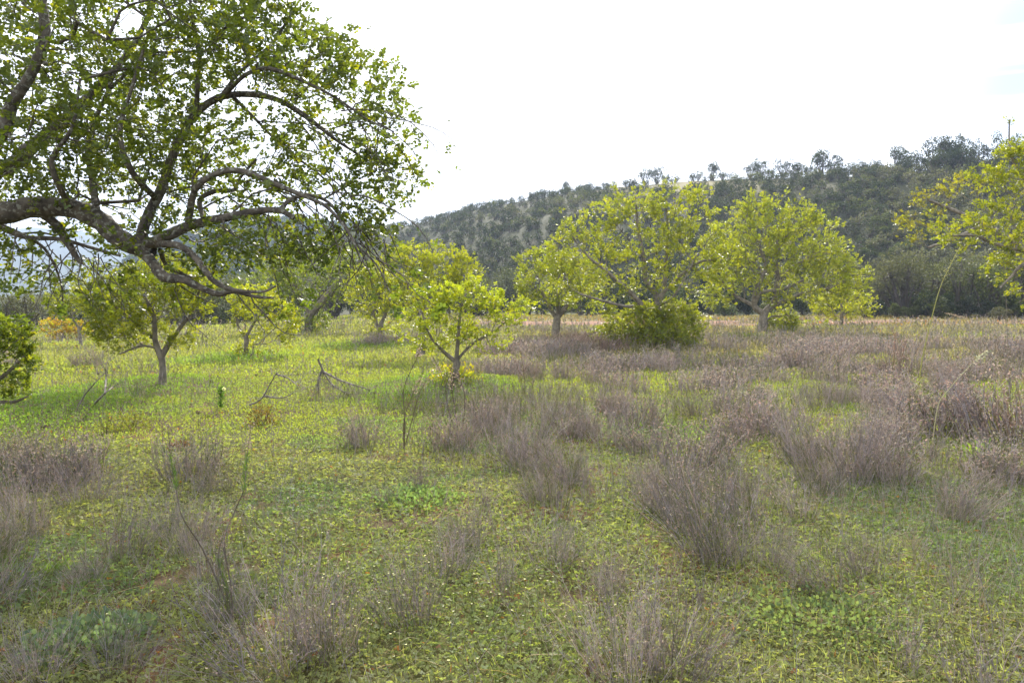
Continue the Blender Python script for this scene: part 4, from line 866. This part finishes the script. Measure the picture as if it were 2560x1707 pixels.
# brown seed umbels on thin stems
for i, (px, py, hp, lab) in enumerate([(495, 1100, 65, 'dried dark umbel in the left meadow, right of the pinkish sapling tip'), (110, 1160, 90, 'dried dark umbel near the left border in the bright meadow'), (905, 965, 45, 'dried brown umbel on a thin stem above the fallen branch'), (640, 1000, 60, 'dried brown umbel between the two fallen branches'), (935, 1010, 25, 'small dried umbel right under the twiggy fallen branch'), (245, 975, 38, 'tiny dried umbel in the meadow left of the forked carob')]):
    x, y, z = onground(px, py); g = Geo(); h = hp / F * y; a = np.array([[0, 0, -.02]]); b = np.array([[.01, 0, h]]); segs(g, a, b, .003, .002, (.14, .11, .08), 4)
    n = 26; d = unit(rdir(n) * [1, 1, .4] + [0, 0, 1.1]); e = b + d * .035; segs(g, np.repeat(b, n, 0), e, .0012, .001, (.14, .10, .08)); aa = rdir(n); leaf4(g, e, aa, frame(aa), .016, .012, vary(np.array([.12, .09, .075]), n))
    o = g.build('dried_umbel', M_dry); o.location = (x, y, z); tag(o, lab, 'seed head')
# dead branches
def dead(name, mains, Y, label, twn=60, tw=.35, th=.02, seed=0, col=(.24, .2, .16)):
    g = Geo(); r = np.random.default_rng(seed); P0 = P(*mains[0][0], Y); P0[2] = float(ground(P0[0], P0[1])); ps = []
    for m in mains:
        pts = [P(a, b, Y + r.normal(0, .15)) for (a, b) in m]
        for p in pts: p[2] = max(p[2], float(ground(p[0], p[1])) + .015)
        pp, rr = tube(g, pts, np.linspace(th, th * .3, len(pts)), 6, col=col); ps.append(pp)
    al = np.concatenate(ps); i = r.integers(len(al) // 6, len(al), twn); o = al[i]; pts = [o]; d = unit(unit(al[-1] - al[0])[None] * .7 + r.normal(0, .6, (twn, 3))); L = (tw * (.3 + .7 * r.random(twn)))[:, None]
    for k in range(4):
        d = unit(d + r.normal(0, .25, (twn, 3))); q = pts[-1] + d * L / 4; q[:, 2] = np.maximum(q[:, 2], ground(q[:, 0], q[:, 1])); segs(g, pts[-1], q, th * .3 * (1 - .2 * k), th * .3 * (.8 - .2 * k), np.array(col)); pts.append(q)
        e = unit(d + r.normal(0, .7, (twn, 3))); segs(g, q, q + e * L * .25, th * .15, th * .1, np.array(col))
    ob = g.build(name, M_twig, recenter=P0); ob.location = P0; return tag(ob, label, 'dead branch')
dead('fallen_branch', [[(795, 898), (812, 935), (835, 965), (880, 985), (925, 980)], [(810, 930), (850, 950), (895, 965), (930, 975)], [(805, 925), (795, 955), (800, 990)]], onground(880, 990)[1], 'thick grey fallen branch with a mass of twigs, its broken end raised', 100, .42, .018, 1, (.28, .22, .19))
dead('fallen_branch', [[(610, 1018), (650, 1000), (675, 960), (690, 935)], [(690, 935), (720, 945), (745, 965)], [(660, 990), (700, 995), (730, 985)]], onground(620, 1020)[1], 'thin arching dead branch lying left of the twiggy fallen one', 26, .5, .016, 2, (.22, .17, .14))
dead('fallen_branch', [[(235, 1020), (260, 985), (285, 965), (305, 955)], [(195, 1030), (210, 990), (235, 960), (268, 925)], [(262, 985), (265, 940), (262, 920)]], onground(235, 1025)[1], 'spiky dead branch in the shade left of the forked young carob', 26, .4, .014, 3, (.16, .13, .11))
# leafy plants
def leafy(name, px, py, R, H, n, ls, lw, col, label, cat='wild plant', mat=None, seed=0, stems=8):
    x, y, z = onground(px, py); g = Geo(); r = np.random.default_rng(seed); d = rdir(n, r); d[:, 2] = np.abs(d[:, 2]); p = d * np.array([R, R, H]) * (.4 + .6 * r.random((n, 1))); a = unit(d + rdir(n, r) * .6 + [0, 0, .4]); leaf6(g, p, a, frame(a, r), ls * (.6 + .7 * r.random(n)), lw, vary(np.array(col), n, .25, .1, r))
    w = r.random((stems, 1)) * 6.28; e = np.concatenate([np.cos(w) * R * .6, np.sin(w) * R * .6, np.full((stems, 1), H * .8)], 1); segs(g, np.zeros((stems, 3)) - [0, 0, .02], e, .004, .002, (.13, .12, .06))
    o = g.build(name, mat or M_clover); o.location = (x, y, z); return tag(o, label, cat)
leafy('mallow_plant', 225, 1610, .32, .09, 900, .028, .024, (.13, .18, .11), 'low cushion of blue-green broad leaves at lower left', seed=1)
leafy('mallow_plant', 1040, 1255, .45, .10, 900, .026, .022, (.13, .19, .085), 'flat mound of blue-green clover leaves left of centre', seed=2)
leafy('mallow_plant', 2060, 1560, .5, .10, 1000, .020, .018, (.12, .16, .08), 'dark green clover patch at lower right below the purplish clumps', seed=3)
leafy('russet_bush', 655, 1065, .22, .30, 420, .035, .015, (.13, .095, .035), 'small rusty-brown leafy bush in the bright meadow', cat='bush', seed=4)
leafy('low_shrub', 330, 1075, .25, .28, 360, .035, .015, (.15, .15, .04), 'small olive leafy bush in front of the shade left of the young carob', cat='bush', seed=5)
leafy('low_shrub', 265, 1090, .12, .3, 160, .03, .012, (.14, .15, .04), 'slim wispy olive plant just left of the small olive bush', cat='bush', seed=15)
leafy('orange_rosette', 450, 1125, .12, .10, 60, .05, .02, (.12, .07, .035), 'tiny reddish leaf rosette behind the pinkish sapling tip', seed=6)
leafy('green_rosette', 2460, 1150, .18, .16, 90, .09, .02, (.17, .26, .03), 'bright green grassy rosette at the foot of the broad mauve bush', seed=7)
leafy('green_rosette', 2215, 930, .3, .28, 130, .18, .018, (.20, .21, .06), 'bright grassy tuft beside the tall pale stalk', seed=8)
leafy('yellow_sprouts', 1140, 955, .5, .38, 420, .05, .028, (.30, .27, .03), 'yellow leafy sprouts round the foot of the small bright carob', seed=10)
leafy('green_rosette', 130, 1440, .12, .06, 70, .05, .012, (.12, .18, .04), 'flat bright green rosette near the left border', seed=9)
# white flowering spurge
x, y, z = onground(553, 1030); r0 = empty('white_flowering_plant', (x, y, z), 'upright green plant with one white bloom in the left meadow', 'wild plant')
g = Geo(); segs(g, np.array([[0, 0, -.02]]), np.array([[0, 0, .34]]), .005, .003, (.1, .15, .04), 5); g.build('stem', M_clover, r0)
g = Geo(); n = 150; p = np.stack([rng.normal(0, .012, n), rng.normal(0, .012, n), .05 + .3 * rng.random(n)], 1); a = unit(rdir(n) * [1, 1, .3] + [0, 0, .5]); leaf4(g, p, a, frame(a), .07, .014, vary(np.array([.07, .13, .03]), n)); g.build('foliage', M_clover, r0)
g = Geo(); n = 60; d = rdir(n); p = np.array([.05, -.02, .33]) + d * .012; leaf4(g, p, d, frame(d), .016, .014, np.array([.6, .6, .56])); segs(g, np.array([[0, 0, .28]]), np.array([[.05, -.02, .33]]), .003, .003, (.1, .15, .04)); g.build('bloom', M_clover, r0)
# carob pods hanging in the biggest tree belong to the tree: dark pods
for o in list(bpy.data.objects):
    if o.get('label', '').startswith('biggest open carob'):
        b = np.array(o.location); g = Geo()
        for (px, py) in [(1507, 620), (1552, 575), (1555, 570), (1572, 585), (1590, 695), (1640, 630), (1755, 530), (1530, 640), (1400, 590), (1762, 535), (1500, 645), (1625, 560)]:
            p = P(px, py, b[1] + rng.normal(-.6, .4)) - b; q = p + [rng.normal(0, .02), 0, -.11]; segs(g, np.array([p]), np.array([(p + q) / 2 + [.02, 0, 0]]), .008, .014, (.03, .02, .015), 4); segs(g, np.array([(p + q) / 2 + [.02, 0, 0]]), np.array([q]), .014, .006, (.03, .02, .015), 4)
        pods = g.build('pods', M_dry, o); pods['label'] = 'dark hanging seed pods'; pods['kind'] = 'stuff'

# ------------------------------------------------------------------ haze, sky, sun, camera
def haze():
    m, nt, out = new_mat('haze_air'); pv = nt.nodes.new('ShaderNodeVolumePrincipled'); pv.inputs['Color'].default_value = (.50, .63, .88, 1); pv.inputs['Density'].default_value = HAZE; pv.inputs['Anisotropy'].default_value = .35
    nt.links.new(pv.outputs[0], out.inputs['Volume']); g = Geo(); box(g, -4300, 4300, -4300, 4300, -3, 330); o = g.build('haze', m); tag(o, 'thin bluish haze over the valley', 'haze', kind='stuff')
HAZE = .0004
haze()
EL = math.radians(33); AZ = math.radians(4)
w = bpy.data.worlds.new('World'); bpy.context.scene.world = w; w.use_nodes = True; nt = w.node_tree; nt.nodes.clear()
out = nt.nodes.new('ShaderNodeOutputWorld'); bg = nt.nodes.new('ShaderNodeBackground'); sky = nt.nodes.new('ShaderNodeTexSky'); sky.sky_type = 'NISHITA'; sky.sun_disc = False
sky.sun_elevation = EL; sky.sun_rotation = AZ; sky.altitude = 100; sky.air_density = 1.0; sky.dust_density = 1.5; sky.ozone_density = 1.0
tc = nt.nodes.new('ShaderNodeTexCoord'); mp = nt.nodes.new('ShaderNodeMapping'); mp.inputs['Scale'].default_value = (1.0, 1.0, 4.5); nt.links.new(tc.outputs['Generated'], mp.inputs[0])
nz = nt.nodes.new('ShaderNodeTexNoise'); nz.inputs['Scale'].default_value = 2.6; nz.inputs['Detail'].default_value = 7; nz.inputs['Roughness'].default_value = .6; nt.links.new(mp.outputs[0], nz.inputs['Vector'])
rp = nt.nodes.new('ShaderNodeValToRGB'); rp.color_ramp.elements[0].position = .45; rp.color_ramp.elements[0].color = (0, 0, 0, 1); rp.color_ramp.elements[1].position = .72; rp.color_ramp.elements[1].color = (.85, .85, .85, 1); nt.links.new(nz.outputs['Fac'], rp.inputs[0])
sx = nt.nodes.new('ShaderNodeSeparateXYZ'); nt.links.new(tc.outputs['Generated'], sx.inputs[0])
mr = nt.nodes.new('ShaderNodeMapRange'); mr.inputs[1].default_value = .42; mr.inputs[2].default_value = .56; mr.inputs[3].default_value = .85; mr.inputs[4].default_value = 0; nt.links.new(sx.outputs['X'], mr.inputs[0])
ma = nt.nodes.new('ShaderNodeMath'); ma.operation = 'MAXIMUM'; nt.links.new(rp.outputs[0], ma.inputs[0]); nt.links.new(mr.outputs[0], ma.inputs[1])
mx = nt.nodes.new('ShaderNodeMix'); mx.data_type = 'RGBA'; nt.links.new(ma.outputs[0], mx.inputs[0]); nt.links.new(sky.outputs[0], mx.inputs[6]); mx.inputs[7].default_value = (9.5, 9.6, 10.0, 1)
m1 = nt.nodes.new('ShaderNodeMapRange'); m1.interpolation_type = 'SMOOTHSTEP'; m1.inputs[1].default_value = .40; m1.inputs[2].default_value = .52; nt.links.new(sx.outputs['X'], m1.inputs[0])
m2 = nt.nodes.new('ShaderNodeMapRange'); m2.interpolation_type = 'SMOOTHSTEP'; m2.inputs[1].default_value = .12; m2.inputs[2].default_value = .22; nt.links.new(sx.outputs['Z'], m2.inputs[0])
m4 = nt.nodes.new('ShaderNodeMapRange'); m4.interpolation_type = 'SMOOTHSTEP'; m4.inputs[1].default_value = .40; m4.inputs[2].default_value = .28; nt.links.new(sx.outputs['Z'], m4.inputs[0])
mp3 = nt.nodes.new('ShaderNodeMapping'); mp3.inputs['Scale'].default_value = (1.0, 1.0, 9); mp3.inputs['Location'].default_value = (3, 1, 2); nt.links.new(tc.outputs['Generated'], mp3.inputs[0])
n3 = nt.nodes.new('ShaderNodeTexNoise'); n3.inputs['Scale'].default_value = 3.2; n3.inputs['Detail'].default_value = 6; nt.links.new(mp3.outputs[0], n3.inputs['Vector'])
m3 = nt.nodes.new('ShaderNodeMapRange'); m3.inputs[1].default_value = .30; m3.inputs[2].default_value = .52; nt.links.new(n3.outputs['Fac'], m3.inputs[0])
def mul(a, b):
    q = nt.nodes.new('ShaderNodeMath'); q.operation = 'MULTIPLY'; nt.links.new(a, q.inputs[0]); nt.links.new(b, q.inputs[1]); return q.outputs[0]
mk = mul(mul(m1.outputs[0], m2.outputs[0]), mul(m3.outputs[0], m4.outputs[0]))
mz = nt.nodes.new('ShaderNodeMix'); mz.data_type = 'RGBA'; nt.links.new(mk, mz.inputs[0]); nt.links.new(mx.outputs[2], mz.inputs[6]); mz.inputs[7].default_value = (2.5, 2.8, 3.15, 1)
nt.links.new(mz.outputs[2], bg.inputs['Color']); bg.inputs['Strength'].default_value = .13; nt.links.new(bg.outputs[0], out.inputs['Surface'])
sun = bpy.data.lights.new('sun', 'SUN'); sun.energy = 4.3; sun.angle = math.radians(.6); sun.color = (1, .93, .82); so = bpy.data.objects.new('sun', sun); COL.objects.link(so)
from mathutils import Vector
sd = Vector((math.sin(AZ) * math.cos(EL), math.cos(AZ) * math.cos(EL), math.sin(EL))); so.rotation_euler = sd.to_track_quat('Z', 'Y').to_euler(); so.location = (0, 0, 30)
cam = bpy.data.cameras.new('camera'); cam.sensor_width = 36; cam.lens = F / 2560 * 36; cam.clip_end = 9000; cam.clip_start = .05; co = bpy.data.objects.new('camera', cam); COL.objects.link(co)
co.location = (0, 0, CAMZ); co.rotation_euler = (math.pi / 2 - PITCH, 0, 0); bpy.context.scene.camera = co
sc = bpy.context.scene; sc.view_settings.view_transform = 'Standard'; sc.view_settings.look = 'None'; sc.view_settings.gamma = 1; sc.view_settings.exposure = 1.1
sc.cycles.max_bounces = 8; sc.cycles.diffuse_bounces = 3; sc.cycles.glossy_bounces = 2; sc.cycles.transmission_bounces = 4; sc.cycles.volume_bounces = 0; sc.cycles.transparent_max_bounces = 8
